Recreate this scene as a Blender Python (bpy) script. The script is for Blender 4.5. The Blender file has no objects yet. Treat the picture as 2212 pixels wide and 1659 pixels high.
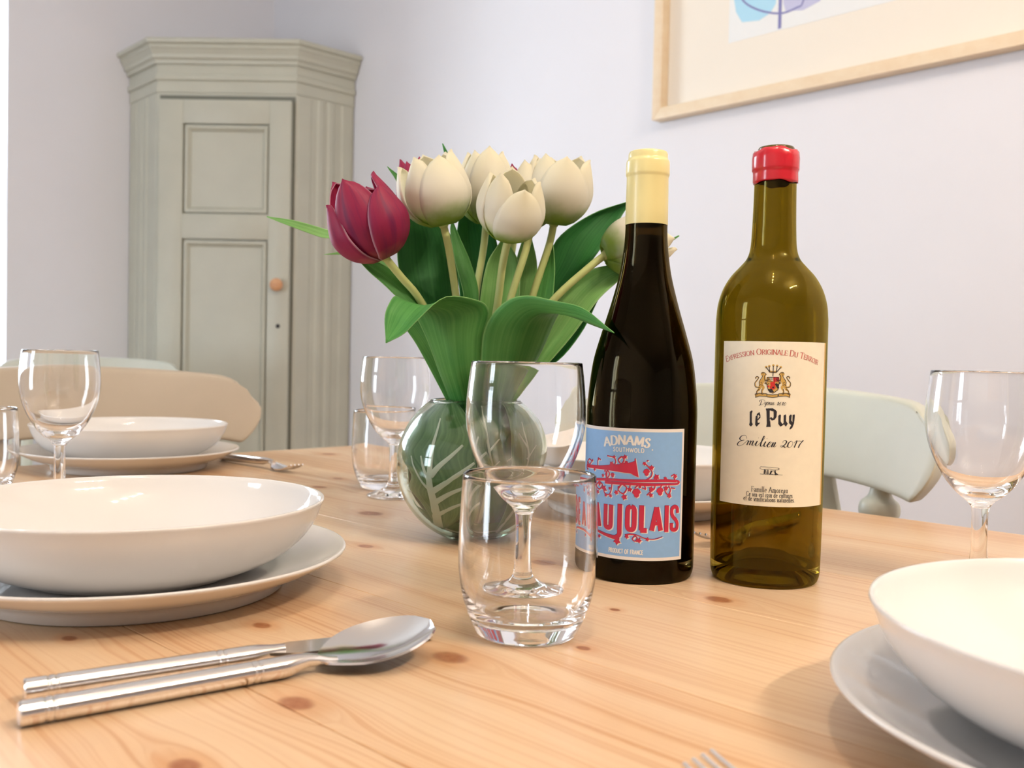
import bpy, bmesh, math, random
from mathutils import Vector, Matrix
random.seed(7)
PI = math.pi
scene = bpy.context.scene
COL = scene.collection

# ------------------------------------------------------------------ camera
IW, IH, FPX = 2212.0, 1659.0, 2090.0
PITCH, ROLL, TZ = 0.0285, 0.0216, 0.75
CAMZ = TZ + 0.1536
CAM = Vector((0, 0, CAMZ))
cam_d = bpy.data.cameras.new('camera')
cam = bpy.data.objects.new('camera', cam_d)
COL.objects.link(cam)
cam.location = CAM
cam.rotation_mode = 'QUATERNION'
cam.rotation_quaternion = (Matrix.Rotation(PI/2 - PITCH, 4, 'X') @ Matrix.Rotation(ROLL, 4, 'Z')).to_quaternion()
cam_d.sensor_width = 36.0
cam_d.lens = 36.0*FPX/IW
cam_d.clip_start = 0.02
cam_d.dof.use_dof = True
cam_d.dof.focus_distance = 0.68
cam_d.dof.aperture_fstop = 12.0
scene.camera = cam

# ------------------------------------------------------------------ world, exposure
scene.view_settings.view_transform = 'Standard'
scene.view_settings.look = 'None'
scene.view_settings.gamma = 1.0
scene.view_settings.use_curve_mapping = False
scene.view_settings.exposure = 0.60
cy = scene.cycles
cy.max_bounces = 32; cy.diffuse_bounces = 3; cy.glossy_bounces = 20; cy.transmission_bounces = 24; cy.transparent_max_bounces = 8
cy.caustics_reflective = False; cy.blur_glossy = 0.5
cy.use_adaptive_sampling = True; cy.adaptive_threshold = 0.045
SKY_STRENGTH = 9.5
LAMP_W = 7.0
world = bpy.data.worlds.new('daylight')
scene.world = world
world.use_nodes = True
bg = world.node_tree.nodes['Background']
bg.inputs[0].default_value = (0.80, 0.90, 1.0, 1)
bg.inputs[1].default_value = SKY_STRENGTH
LAMP_COL = (1.0, 0.85, 0.69)

# room frame: n axis points to the wall with the picture, m axis to the wall with the cupboard
PW = math.radians(43.5)
NAX = Vector((math.cos(PW), math.sin(PW), 0))
MAX = Vector((-math.sin(PW), math.cos(PW), 0))
N_RIGHT, M_LEFT, N_FAR, M_BACK, CEIL = 1.8735, 3.323, -1.9, -5.2, 2.42
def room(n, m, z): return NAX*n + MAX*m + Vector((0, 0, z))
WIN1 = (0.05, 0.944, 0.62, 2.16)      # n range, z range in wall_left
WIN2 = (1.38, 2.05, 0.35, 2.16)        # m range, z range in wall_far

def portal(name, loc, rot_to, sx, sz):
    L = bpy.data.lights.new(name, 'AREA'); L.shape = 'RECTANGLE'; L.size = sx; L.size_y = sz
    L.cycles.is_portal = True
    o = bpy.data.objects.new(name, L); COL.objects.link(o); o.location = loc
    o.rotation_euler = Vector(rot_to).to_track_quat('-Z', 'Y').to_euler()
portal('window_portal', room((WIN1[0]+WIN1[1])/2, M_LEFT+0.27, (WIN1[2]+WIN1[3])/2), -MAX, WIN1[1]-WIN1[0], WIN1[3]-WIN1[2])
portal('window_portal', room(N_FAR-0.27, (WIN2[0]+WIN2[1])/2, (WIN2[2]+WIN2[3])/2), NAX, WIN2[1]-WIN2[0], WIN2[3]-WIN2[2])

# ------------------------------------------------------------------ picture rays -> real points
_cp, _sp, _cr, _sr = math.cos(PITCH), math.sin(PITCH), math.cos(ROLL), math.sin(ROLL)
def ray(px, py):
    a, b = px-IW/2, py-IH/2
    xc, yc = (a*_cr+b*_sr)/FPX, -(-a*_sr+b*_cr)/FPX
    return Vector((xc, _cp+yc*_sp, -_sp+yc*_cp))
def onz(px, py, z=TZ):
    r = ray(px, py); return CAM + r*((z-CAMZ)/r.z)
def aty(px, py, y):
    r = ray(px, py); return CAM + r*(y/r.y)
def onplane(px, py, p, n):
    r = ray(px, py); return CAM + r*((Vector(p)-CAM).dot(n)/r.dot(n))

# ------------------------------------------------------------------ mesh helpers
def link_mesh(name, verts, faces, mat=None, parent=None, smooth=True, uvs=None, sharp=None):
    me = bpy.data.meshes.new(name)
    me.from_pydata([tuple(v) for v in verts], [], faces)
    if uvs:
        ul = me.uv_layers.new(name='UVMap')
        for lp in me.loops: ul.data[lp.index].uv = uvs[lp.vertex_index]
    if smooth:
        me.polygons.foreach_set('use_smooth', [True]*len(me.polygons))
        if sharp: me.set_sharp_from_angle(angle=math.radians(sharp))
    me.update()
    o = bpy.data.objects.new(name, me); COL.objects.link(o)
    if mat:
        for m in (mat if isinstance(mat, (list, tuple)) else [mat]): me.materials.append(m)
    if parent: o.parent = parent
    return o
def fix_normals(o):
    bm = bmesh.new(); bm.from_mesh(o.data); bmesh.ops.recalc_face_normals(bm, faces=bm.faces); bm.to_mesh(o.data); bm.free(); return o
def empty(name, loc, rz=0.0):
    o = bpy.data.objects.new(name, None); COL.objects.link(o)
    o.location = loc; o.rotation_euler = (0, 0, rz); o.empty_display_size = 0.05; return o
def tag(o, label=None, cat=None, group=None, kind=None):
    if label: o['label'] = label
    if cat: o['category'] = cat
    if group: o['group'] = group
    if kind: o['kind'] = kind
    return o
def lathe(prof, seg=64):
    vs, fs, rings = [], [], []
    for r, z in prof:
        if r < 1e-7: rings.append([len(vs)]); vs.append((0, 0, z))
        else:
            i0 = len(vs)
            for k in range(seg):
                a = 2*PI*k/seg; vs.append((r*math.cos(a), r*math.sin(a), z))
            rings.append(list(range(i0, i0+seg)))
    for A, B in zip(rings, rings[1:]):
        for k in range(seg):
            k2 = (k+1) % seg
            if len(A) == 1 and len(B) == 1: continue
            if len(A) == 1: fs.append((A[0], B[k2], B[k]))
            elif len(B) == 1: fs.append((A[k], A[k2], B[0]))
            else: fs.append((A[k], A[k2], B[k2], B[k]))
    return vs, fs
def cr_spline(pts, n):
    """Catmull-Rom through pts (tuples of any length), n samples."""
    P = [tuple(map(float, p)) for p in pts]
    if len(P) == 2:
        return [tuple(a+(b-a)*i/(n-1) for a, b in zip(P[0], P[1])) for i in range(n)]
    Q = [tuple(2*a-b for a, b in zip(P[0], P[1]))] + P + [tuple(2*a-b for a, b in zip(P[-1], P[-2]))]
    out, S = [], len(P)-1
    for i in range(n):
        t = i/(n-1)*S; k = min(int(t), S-1); t -= k
        p0, p1, p2, p3 = Q[k:k+4]
        out.append(tuple(0.5*((2*b)+(-a+c)*t+(2*a-5*b+4*c-d)*t*t+(-a+3*b-3*c+d)*t**3) for a, b, c, d in zip(p0, p1, p2, p3)))
    return out
def smooth_prof(pts, n): return [(max(0, r), z) for r, z in cr_spline(pts, n)]
def grid_faces(nr, nc, off=0, flip=False):
    fs = []
    for i in range(nr-1):
        for j in range(nc-1):
            a = off+i*nc+j; f = (a, a+1, a+nc+1, a+nc)
            fs.append(f[::-1] if flip else f)
    return fs
def sheet(rows, thick):
    """closed thin solid from a grid of Vectors; returns verts, faces, uvs (u across, v along)"""
    nr, nc = len(rows), len(rows[0]); V = []; UV = []
    nrm = []
    for i in range(nr):
        for j in range(nc):
            a = rows[min(i+1, nr-1)][j]-rows[max(i-1, 0)][j]; b = rows[i][min(j+1, nc-1)]-rows[i][max(j-1, 0)]
            n = a.cross(b)
            if n.length < 1e-12:
                i2 = i-1 if i > 0 else 1
                a = rows[min(i2+1, nr-1)][j]-rows[max(i2-1, 0)][j]; b = rows[i2][min(j+1, nc-1)]-rows[i2][max(j-1, 0)]; n = a.cross(b)
            nrm.append(n.normalized() if n.length > 0 else Vector((0, 0, 1)))
    for sgn in (1, -1):
        for i in range(nr):
            for j in range(nc):
                V.append(rows[i][j]+nrm[i*nc+j]*(sgn*thick/2)); UV.append((j/(nc-1), i/(nr-1)))
    N = nr*nc
    F = grid_faces(nr, nc, 0, True)+grid_faces(nr, nc, N, False)
    ring = [j for j in range(nc)]+[i*nc+nc-1 for i in range(1, nr)]+[(nr-1)*nc+j for j in range(nc-2, -1, -1)]+[i*nc for i in range(nr-2, 0, -1)]
    for k in range(len(ring)):
        a, b = ring[k], ring[(k+1) % len(ring)]; F.append((a, b, b+N, a+N))
    return V, F, UV
def tube(path, radii, seg=12, caps=True):
    P = [Vector(p) for p in path]; V, F = [], []
    if not isinstance(radii, (list, tuple)): radii = [radii]*len(P)
    up = Vector((0, 0, 1)); t0 = (P[1]-P[0]).normalized()
    if abs(t0.dot(up)) > 0.95: up = Vector((1, 0, 0))
    side = t0.cross(up).normalized()
    for i, p in enumerate(P):
        t = (P[min(i+1, len(P)-1)]-P[max(i-1, 0)]).normalized()
        side = (side-t*side.dot(t)).normalized(); b = t.cross(side)
        for k in range(seg):
            a = 2*PI*k/seg; V.append(p+(side*math.cos(a)+b*math.sin(a))*radii[i])
    for i in range(len(P)-1):
        for k in range(seg):
            k2 = (k+1) % seg; F.append((i*seg+k, i*seg+k2, (i+1)*seg+k2, (i+1)*seg+k))
    if caps:
        F.append(tuple(range(seg))[::-1]); F.append(tuple((len(P)-1)*seg+k for k in range(seg)))
    return V, F
def box_vf(x0, x1, y0, y1, z0, z1, off=0):
    V = [(x0,y0,z0),(x1,y0,z0),(x1,y1,z0),(x0,y1,z0),(x0,y0,z1),(x1,y0,z1),(x1,y1,z1),(x0,y1,z1)]
    F = [(0,3,2,1),(4,5,6,7),(0,1,5,4),(1,2,6,5),(2,3,7,6),(3,0,4,7)]
    return V, [tuple(i+off for i in f) for f in F]
def bevel(o, w, seg=2, ang=30):
    bm = bmesh.new(); bm.from_mesh(o.data)
    es = [e for e in bm.edges if len(e.link_faces) == 2 and e.calc_face_angle() > math.radians(ang)]
    bmesh.ops.bevel(bm, geom=es, offset=w, segments=seg, affect='EDGES', profile=0.5)
    bm.to_mesh(o.data); bm.free()
    o.data.polygons.foreach_set('use_smooth', [True]*len(o.data.polygons)); o.data.set_sharp_from_angle(angle=math.radians(40)); return o
def box(name, x0, x1, y0, y1, z0, z1, mat, parent=None, bev=0.0):
    V, F = box_vf(x0, x1, y0, y1, z0, z1); o = link_mesh(name, V, F, mat, parent, smooth=False)
    if bev: bevel(o, bev)
    return o
def prism(name, poly, t0, t1, axes, mat, parent=None, bev=0.0):
    """extrude a 2D polygon; axes = (origin, ex, ey, en)"""
    o_, ex, ey, en = axes; n = len(poly)
    V = [o_+ex*a+ey*b+en*t0 for a, b in poly]+[o_+ex*a+ey*b+en*t1 for a, b in poly]
    F = [tuple(range(n))[::-1], tuple(range(n, 2*n))]+[(i, (i+1) % n, (i+1) % n+n, i+n) for i in range(n)]
    o = fix_normals(link_mesh(name, V, F, mat, parent, smooth=False))
    if bev: bevel(o, bev)
    return o

# ------------------------------------------------------------------ materials
def srgb(r, g, b):
    f = lambda c: (c/255/12.92) if c/255 <= 0.04045 else ((c/255+0.055)/1.055)**2.4
    return (f(r), f(g), f(b), 1)
class NT:
    def __init__(s, name):
        s.m = bpy.data.materials.new(name); s.m.use_nodes = True; s.t = s.m.node_tree; s.n = s.t.nodes; s.l = s.t.links
        s.b = s.n['Principled BSDF']; s.out = s.n['Material Output']
    def node(s, typ, **kw):
        n = s.n.new(typ)
        for k, v in kw.items(): setattr(n, k, v)
        return n
    def link(s, a, b): s.l.new(a, b)
    def val(s, x, sock):
        if isinstance(x, (int, float)): sock.default_value = x
        elif isinstance(x, (tuple, list)): sock.default_value = x
        else: s.l.new(x, sock)
    def math(s, op, a, b=0.0, c=None, clamp=False):
        n = s.n.new('ShaderNodeMath'); n.operation = op; n.use_clamp = clamp
        s.val(a, n.inputs[0]); s.val(b, n.inputs[1])
        if c is not None: s.val(c, n.inputs[2])
        return n.outputs[0]
    def mix(s, fac, a, b, mode='MIX'):
        n = s.n.new('ShaderNodeMix'); n.data_type = 'RGBA'; n.blend_type = mode
        s.val(fac, n.inputs[0]); s.val(a, n.inputs[6]); s.val(b, n.inputs[7]); return n.outputs[2]
    def noise(s, vec, scale, detail=3, rough=0.5):
        n = s.n.new('ShaderNodeTexNoise'); n.inputs['Scale'].default_value = scale; n.inputs['Detail'].default_value = detail; n.inputs['Roughness'].default_value = rough
        if vec is not None: s.l.new(vec, n.inputs['Vector'])
        return n.outputs['Fac']
    def maprange(s, x, a, b, c, d, smooth=False):
        n = s.n.new('ShaderNodeMapRange'); n.interpolation_type = 'SMOOTHSTEP' if smooth else 'LINEAR'
        s.val(x, n.inputs[0])
        for i, q in enumerate((a, b, c, d)): n.inputs[i+1].default_value = q
        return n.outputs[0]
    def comb(s, x, y, z=0.0):
        n = s.n.new('ShaderNodeCombineXYZ'); s.val(x, n.inputs[0]); s.val(y, n.inputs[1]); s.val(z, n.inputs[2]); return n.outputs[0]
    def obj(s): return s.n.new('ShaderNodeTexCoord').outputs['Object']
    def uv(s):
        n = s.n.new('ShaderNodeTexCoord'); q = s.n.new('ShaderNodeSeparateXYZ'); s.l.new(n.outputs['UV'], q.inputs[0]); return q.outputs[0], q.outputs[1]
    def bump(s, h, strength=0.2, dist=0.001):
        n = s.n.new('ShaderNodeBump'); n.inputs['Strength'].default_value = strength; n.inputs['Distance'].default_value = dist
        s.l.new(h, n.inputs['Height']); s.l.new(n.outputs[0], s.b.inputs['Normal'])
def plain(name, col, rough=0.5, metal=0.0, spec=0.5, var=0.0, scale=12.0, coat=0.0):
    t = NT(name); t.b.inputs['Roughness'].default_value = rough; t.b.inputs['Metallic'].default_value = metal
    t.b.inputs['Specular IOR Level'].default_value = spec; t.b.inputs['Coat Weight'].default_value = coat
    if var:
        f = t.noise(t.obj(), scale, 4)
        f = t.maprange(f, 0.3, 0.7, 1-var, 1+var)
        t.link(t.mix(1.0, col, t.comb(f, f, f), 'MULTIPLY'), t.b.inputs['Base Color'])
    else: t.b.inputs['Base Color'].default_value = col
    return t.m
def glass(name, col=(1, 1, 1, 1), rough=0.0, ior=1.5):
    t = NT(name); g = t.node('ShaderNodeBsdfGlass'); g.inputs['Color'].default_value = col; g.inputs['Roughness'].default_value = rough; g.inputs['IOR'].default_value = ior
    t.link(g.outputs[0], t.out.inputs[0]); return t.m
def wood(name, base, dark, sx=2.0, sy=45.0, rough=0.45, strength=0.6):
    t = NT(name); o = t.obj(); q = t.node('ShaderNodeSeparateXYZ'); t.link(o, q.inputs[0])
    w = t.noise(t.comb(t.math('MULTIPLY', q.outputs[0], sx), t.math('MULTIPLY', q.outputs[1], sy), t.math('MULTIPLY', q.outputs[2], sy)), 1.0, 5, 0.6)
    f = t.maprange(w, 0.35, 0.7, 0, strength)
    t.link(t.mix(f, base, dark), t.b.inputs['Base Color']); t.b.inputs['Roughness'].default_value = rough; return t.m

M = {}
M['wall'] = plain('wall_paint', srgb(234, 233, 238), 0.7, var=0.012, scale=3)
M['ceiling'] = plain('ceiling_paint', srgb(240, 238, 234), 0.8, var=0.01)
M['trim'] = plain('white_gloss_paint', srgb(242, 243, 243), 0.35)
M['sage'] = plain('sage_paint', srgb(196, 195, 179), 0.45, var=0.03, scale=9)
M['sage_gap_shade'] = plain('sage_gap_shadow_line', srgb(120, 120, 108), 0.6)
M['chair_green'] = plain('pale_green_chair_paint', srgb(208, 212, 200), 0.4, var=0.03, scale=14)
M['chair_shaded'] = plain('shaded_chair_paint', srgb(194, 181, 162), 0.45, var=0.03, scale=14)  # same chair paint, warm shade away from the windows put into its colour
M['porcelain'] = plain('white_porcelain', srgb(234, 231, 228), 0.07, spec=0.5)
M['steel'] = plain('polished_steel', srgb(232, 229, 228), 0.13, metal=1.0)
M['brass'] = plain('brushed_metal', srgb(190, 184, 172), 0.3, metal=1.0)
M['clear_glass'] = glass('clear_glass', (1, 1, 1, 1))
M['vase_glass'] = glass('vase_glass', srgb(246, 250, 247))
M['green_glass'] = glass('dark_green_bottle_glass', srgb(172, 160, 130))
M['olive_glass'] = glass('olive_bottle_glass', srgb(207, 195, 130))
M['wine'] = plain('red_wine', srgb(30, 6, 14), 0.1, spec=0.2)
M['cream_capsule'] = plain('cream_capsule', srgb(243, 230, 164), 0.28)
M['red_wax'] = plain('red_sealing_wax', srgb(206, 32, 48), 0.22, coat=0.3)
M['cork'] = plain('dark_bottle_mouth', srgb(92, 78, 24), 0.12)
M['label_white'] = plain('white_label_paper', srgb(238, 232, 228), 0.6)
M['label_blue'] = plain('sky_blue_print', srgb(140, 184, 232), 0.55, var=0.02, scale=300)
M['label_cream'] = plain('cream_label_paper', srgb(249, 240, 216), 0.6, var=0.02, scale=150)
M['ink_red'] = plain('crimson_print', srgb(196, 40, 70), 0.55)
M['ink_navy'] = plain('navy_print', srgb(70, 44, 110), 0.55)
M['ink_white'] = plain('white_print', srgb(240, 236, 232), 0.55)
M['ink_black'] = plain('black_print', srgb(40, 38, 44), 0.55)
M['ink_brick'] = plain('brick_red_print', srgb(200, 84, 78), 0.55)
M['ink_gold'] = plain('gold_print', srgb(214, 172, 88), 0.5)
M['ink_scarlet'] = plain('scarlet_print', srgb(214, 48, 44), 0.55)
M['knob_wood'] = wood('knob_wood', srgb(226, 172, 128), srgb(196, 134, 88))
M['frame_wood'] = wood('pale_frame_wood', srgb(240, 220, 190), srgb(228, 198, 160), 3.0, 40.0, 0.5, 0.5)
M['mat_board'] = plain('cream_mat_board', srgb(243, 234, 220), 0.8)
M['print_paper'] = plain('print_paper', srgb(238, 239, 238), 0.7)
M['art_blue'] = plain('art_light_blue', srgb(178, 222, 243), 0.7)
M['art_lilac'] = plain('art_lilac', srgb(198, 198, 226), 0.7)
M['art_violet'] = plain('art_violet_line', srgb(134, 134, 186), 0.7)
M['floor'] = wood('oak_floor', srgb(190, 150, 108), srgb(140, 100, 64), 1.2, 14.0, 0.45, 0.7)
M['lamp_body'] = plain('white_lamp_metal', srgb(225, 225, 225), 0.4)
M['stem_mat'] = plain('tulip_stem', srgb(196, 204, 132), 0.5, var=0.06, scale=60)

def petal_mat(name, tipc, midc, basec, edgec=None, streak=None, base_end=0.34):
    t = NT(name); u, v = t.uv()
    n = t.noise(t.obj(), 70, 3)
    vv = t.math('ADD', v, t.math('MULTIPLY', t.math('SUBTRACT', n, 0.5), 0.22))
    c = t.mix(t.maprange(vv, 0.45, 1.0, 0, 1, True), midc, tipc)
    c = t.mix(t.maprange(vv, 0.04, base_end, 1, 0, True), c, basec)
    d = t.math('ABSOLUTE', t.math('SUBTRACT', u, 0.5))
    if streak is not None:
        s_ = t.noise(t.comb(t.math('MULTIPLY', u, 9.0), t.math('MULTIPLY', v, 1.3), 0.3), 1.0, 3)
        f = t.math('MULTIPLY', t.maprange(s_, 0.45, 0.7, 0, 0.85), t.maprange(d, 0.1, 0.4, 1.0, 0.25))
        c = t.mix(f, c, streak)
    if edgec is not None:
        c = t.mix(t.maprange(d, 0.465, 0.497, 0, 0.85), c, edgec)
    t.link(c, t.b.inputs['Base Color']); t.b.inputs['Roughness'].default_value = 0.5
    tr = t.node('ShaderNodeBsdfTranslucent'); t.link(c, tr.inputs[0])
    mx = t.node('ShaderNodeMixShader'); mx.inputs[0].default_value = 0.46
    t.link(t.b.outputs[0], mx.inputs[1]); t.link(tr.outputs[0], mx.inputs[2]); t.link(mx.outputs[0], t.out.inputs[0])
    return t.m
M['petal_white'] = petal_mat('cream_white_petal', srgb(253, 248, 226), srgb(253, 250, 238), srgb(164, 194, 84), base_end=0.36)
M['petal_purple'] = petal_mat('purple_petal', srgb(188, 60, 100), srgb(176, 44, 92), srgb(196, 100, 110), srgb(232, 190, 210), srgb(104, 30, 92), 0.16)
def leaf_mat(name, c1, c2, edge, rough=0.5):
    t = NT(name); u, v = t.uv()
    n = t.noise(t.comb(t.math('MULTIPLY', u, 22.0), t.math('MULTIPLY', v, 1.6), 0.0), 1.0, 4)
    big = t.noise(t.obj(), 22, 2)
    f = t.math('ADD', t.math('MULTIPLY', n, 0.6), t.math('MULTIPLY', big, 0.5))
    c = t.mix(t.maprange(f, 0.35, 0.75, 0, 1), c1, c2)
    d = t.math('ABSOLUTE', t.math('SUBTRACT', u, 0.5))
    c = t.mix(t.maprange(d, 0.475, 0.498, 0, 0.7), c, edge)
    t.link(c, t.b.inputs['Base Color']); t.b.inputs['Roughness'].default_value = rough
    t.bump(n, 0.25, 0.0006); t.b.inputs['Specular IOR Level'].default_value = 0.3
    tr = t.node('ShaderNodeBsdfTranslucent'); t.link(c, tr.inputs[0])
    mx = t.node('ShaderNodeMixShader'); mx.inputs[0].default_value = 0.12
    t.link(t.b.outputs[0], mx.inputs[1]); t.link(tr.outputs[0], mx.inputs[2]); t.link(mx.outputs[0], t.out.inputs[0])
    return t.m
M['leaf'] = leaf_mat('tulip_leaf_green', srgb(52, 124, 50), srgb(100, 164, 84), srgb(150, 196, 120))
M['leaf_light'] = leaf_mat('tulip_leaf_light', srgb(110, 170, 84), srgb(150, 198, 120), srgb(180, 214, 150))
M['leaf_dark'] = leaf_mat('tulip_leaf_dark', srgb(30, 98, 44), srgb(62, 134, 64), srgb(110, 170, 96))
M['lining_leaf'] = leaf_mat('lining_leaf_green', srgb(60, 108, 58), srgb(150, 182, 128), srgb(176, 200, 152))
M['lining_leaf_dark'] = leaf_mat('lining_leaf_dark', srgb(40, 100, 50), srgb(84, 138, 74), srgb(90, 140, 80))
M['vein'] = plain('pale_leaf_vein', srgb(234, 238, 222), 0.5)

# table frame: x runs along the grain, y across towards the picture wall
TPH = math.radians(45.2)
U = Vector((math.sin(TPH), -math.cos(TPH), 0)); VV = Vector((-math.cos(TPH), -math.sin(TPH), 0))
TCORNER = Vector((-0.2557, 1.6081, 0))
TL, TW = 1.42, 0.88
TC = TCORNER + U*(TL/2) + VV*(TW/2)
def tuv(u, v, z=TZ): return TCORNER + U*u + VV*v + Vector((0, 0, z))
def tlocal(P):
    d = Vector(P)-TC; return d.dot(U), d.dot(-VV)
def pine():
    t = NT('waxed_pine'); o = t.obj(); q = t.node('ShaderNodeSeparateXYZ'); t.link(o, q.inputs[0])
    x, y = q.outputs[0], q.outputs[1]
    knots = [(972, 1420, 0.0085), (1552, 1295, 0.0075), (1178, 1224, 0.009), (640, 1519, 0.0075), (566, 1351, 0.005), (800, 1109, 0.011), (1905, 1065, 0.006),
             (710, 981, 0.010), (730, 1034, 0.006), (690, 1052, 0.008), (790, 1180, 0.006), (1328, 1317, 0.003), (150, 1379, 0.004), (400, 1655, 0.006), (1700, 1150, 0.006), (1260, 1400, 0.0035)]
    yw = y; kmask = None; halo = None
    for px, py, r in knots:
        kx, ky = tlocal(onz(px, py))
        dx = t.math('MULTIPLY', t.math('SUBTRACT', x, kx), 0.72); dy = t.math('SUBTRACT', y, ky)
        d2 = t.math('ADD', t.math('MULTIPLY', dx, dx), t.math('MULTIPLY', dy, dy))
        h = t.math('DIVIDE', r*r*2.2, t.math('MAXIMUM', t.math('ADD', d2, t.math('MULTIPLY', t.math('MULTIPLY', dx, dx), -0.75)), r*r*1.6))
        fall = t.maprange(d2, 0.0, (r*7)**2, 1.0, 0.0, True)
        yw = t.math('SUBTRACT', yw, t.math('MULTIPLY', t.math('MULTIPLY', dy, h), fall))
        k = t.maprange(d2, (r*0.55)**2, (r*1.12)**2, 1.0, 0.0, True)
        kmask = k if kmask is None else t.math('MAXIMUM', kmask, k)
        hh = t.maprange(d2, 0, (r*2.6)**2, 1.0, 0.0, True)
        halo = hh if halo is None else t.math('MAXIMUM', halo, hh)
    rnd = t.node('ShaderNodeObjectInfo').outputs['Random']
    off = t.math('MULTIPLY', rnd, 3.0)
    warp = t.noise(t.comb(t.math('MULTIPLY', x, 1.7), t.math('MULTIPLY', yw, 5.0), off), 1.0, 3)
    yy = t.math('ADD', yw, t.math('MULTIPLY', t.math('SUBTRACT', warp, 0.5), 0.07))
    ring = t.noise(t.comb(t.math('MULTIPLY', x, 0.55), t.math('MULTIPLY', yy, 330.0), off), 1.0, 2, 0.5)
    broad = t.noise(t.comb(t.math('MULTIPLY', x, 0.8), t.math('MULTIPLY', yy, 16.0), off), 1.0, 3)
    fine = t.noise(t.comb(t.math('MULTIPLY', x, 14.0), t.math('MULTIPLY', yy, 900.0), off), 1.0, 2)
    f = t.math('MULTIPLY', t.maprange(ring, 0.46, 0.66, 0, 1, True), t.maprange(broad, 0.38, 0.60, 0.25, 1.0))
    c = t.mix(t.maprange(broad, 0.3, 0.7, 0, 1), srgb(232, 204, 169), srgb(221, 180, 137))
    c = t.mix(t.math('MULTIPLY', f, 0.8), c, srgb(202, 148, 102))
    c = t.mix(t.maprange(fine, 0.5, 0.75, 0, 0.16), c, srgb(190, 130, 84))
    c = t.mix(t.math('MULTIPLY', halo, 0.45), c, srgb(206, 146, 92))
    kn = t.noise(o, 260, 2)
    c = t.mix(t.math('MULTIPLY', kmask, t.maprange(kn, 0.3, 0.7, 0.75, 1.0)), c, srgb(158, 96, 58))
    tint = t.maprange(rnd, 0, 1, 0.96, 1.03)
    c = t.mix(1.0, c, t.comb(tint, tint, tint), 'MULTIPLY')
    t.link(c, t.b.inputs['Base Color']); t.b.inputs['Roughness'].default_value = 0.36
    t.bump(fine, 0.08, 0.0004)
    return t.m
M['pine'] = pine()

# ================================================================== the room
def slab(name, boxes, mat):
    """boxes in room axes (n0,n1,m0,m1,z0,z1), one mesh"""
    V, F = [], []
    for n0, n1, m0, m1, z0, z1 in boxes:
        v, f = box_vf(n0, n1, m0, m1, z0, z1, len(V)); V += [room(*p) for p in v]; F += f
    return fix_normals(link_mesh(name, V, F, mat, smooth=False))
TH = 0.30
tag(slab('floor', [(N_FAR-TH, N_RIGHT+TH, M_BACK-TH, M_LEFT+TH, -0.1, 0)], M['floor']), kind='structure')
tag(slab('ceiling', [(N_FAR-TH, N_RIGHT+TH, M_BACK-TH, M_LEFT+TH, CEIL, CEIL+0.1)], M['ceiling']), kind='structure')
tag(slab('wall_right', [(N_RIGHT, N_RIGHT+TH, M_BACK-TH, M_LEFT+TH, 0, CEIL)], M['wall']), kind='structure')
a0, a1, z0, z1 = WIN1
tag(slab('wall_left', [(N_FAR-TH, a0, M_LEFT, M_LEFT+TH, 0, CEIL), (a1, N_RIGHT, M_LEFT, M_LEFT+TH, 0, CEIL), (a0, a1, M_LEFT, M_LEFT+TH, 0, z0), (a0, a1, M_LEFT, M_LEFT+TH, z1, CEIL)], M['wall']), kind='structure')
b0, b1, y0, y1 = WIN2
tag(slab('wall_far', [(N_FAR-TH, N_FAR, M_BACK-TH, b0, 0, CEIL), (N_FAR-TH, N_FAR, b1, M_LEFT, 0, CEIL), (N_FAR-TH, N_FAR, b0, b1, 0, y0), (N_FAR-TH, N_FAR, b0, b1, y1, CEIL)], M['wall']), kind='structure')
tag(slab('wall_back', [(N_FAR, N_RIGHT, M_BACK-TH, M_BACK, 0, CEIL)], M['wall']), kind='structure')
tag(slab('baseboard_right', [(N_RIGHT-0.015, N_RIGHT-0.0005, M_BACK+0.02, M_LEFT-0.60, 0.0005, 0.12)], M['trim']), kind='structure')
tag(slab('baseboard_left', [(N_FAR+0.02, N_RIGHT-0.60, M_LEFT-0.015, M_LEFT-0.0005, 0.0005, 0.12)], M['trim']), kind='structure')
def pane_mat():
    t = NT('window_pane'); tr = t.node('ShaderNodeBsdfTransparent'); gl = t.node('ShaderNodeBsdfGlossy'); gl.inputs['Roughness'].default_value = 0.0
    fr = t.node('ShaderNodeFresnel'); fr.inputs[0].default_value = 1.3
    mx = t.node('ShaderNodeMixShader'); t.link(fr.outputs[0], mx.inputs[0]); t.link(tr.outputs[0], mx.inputs[1]); t.link(gl.outputs[0], mx.inputs[2]); t.link(mx.outputs[0], t.out.inputs[0]); return t.m
M['pane'] = pane_mat()
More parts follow.
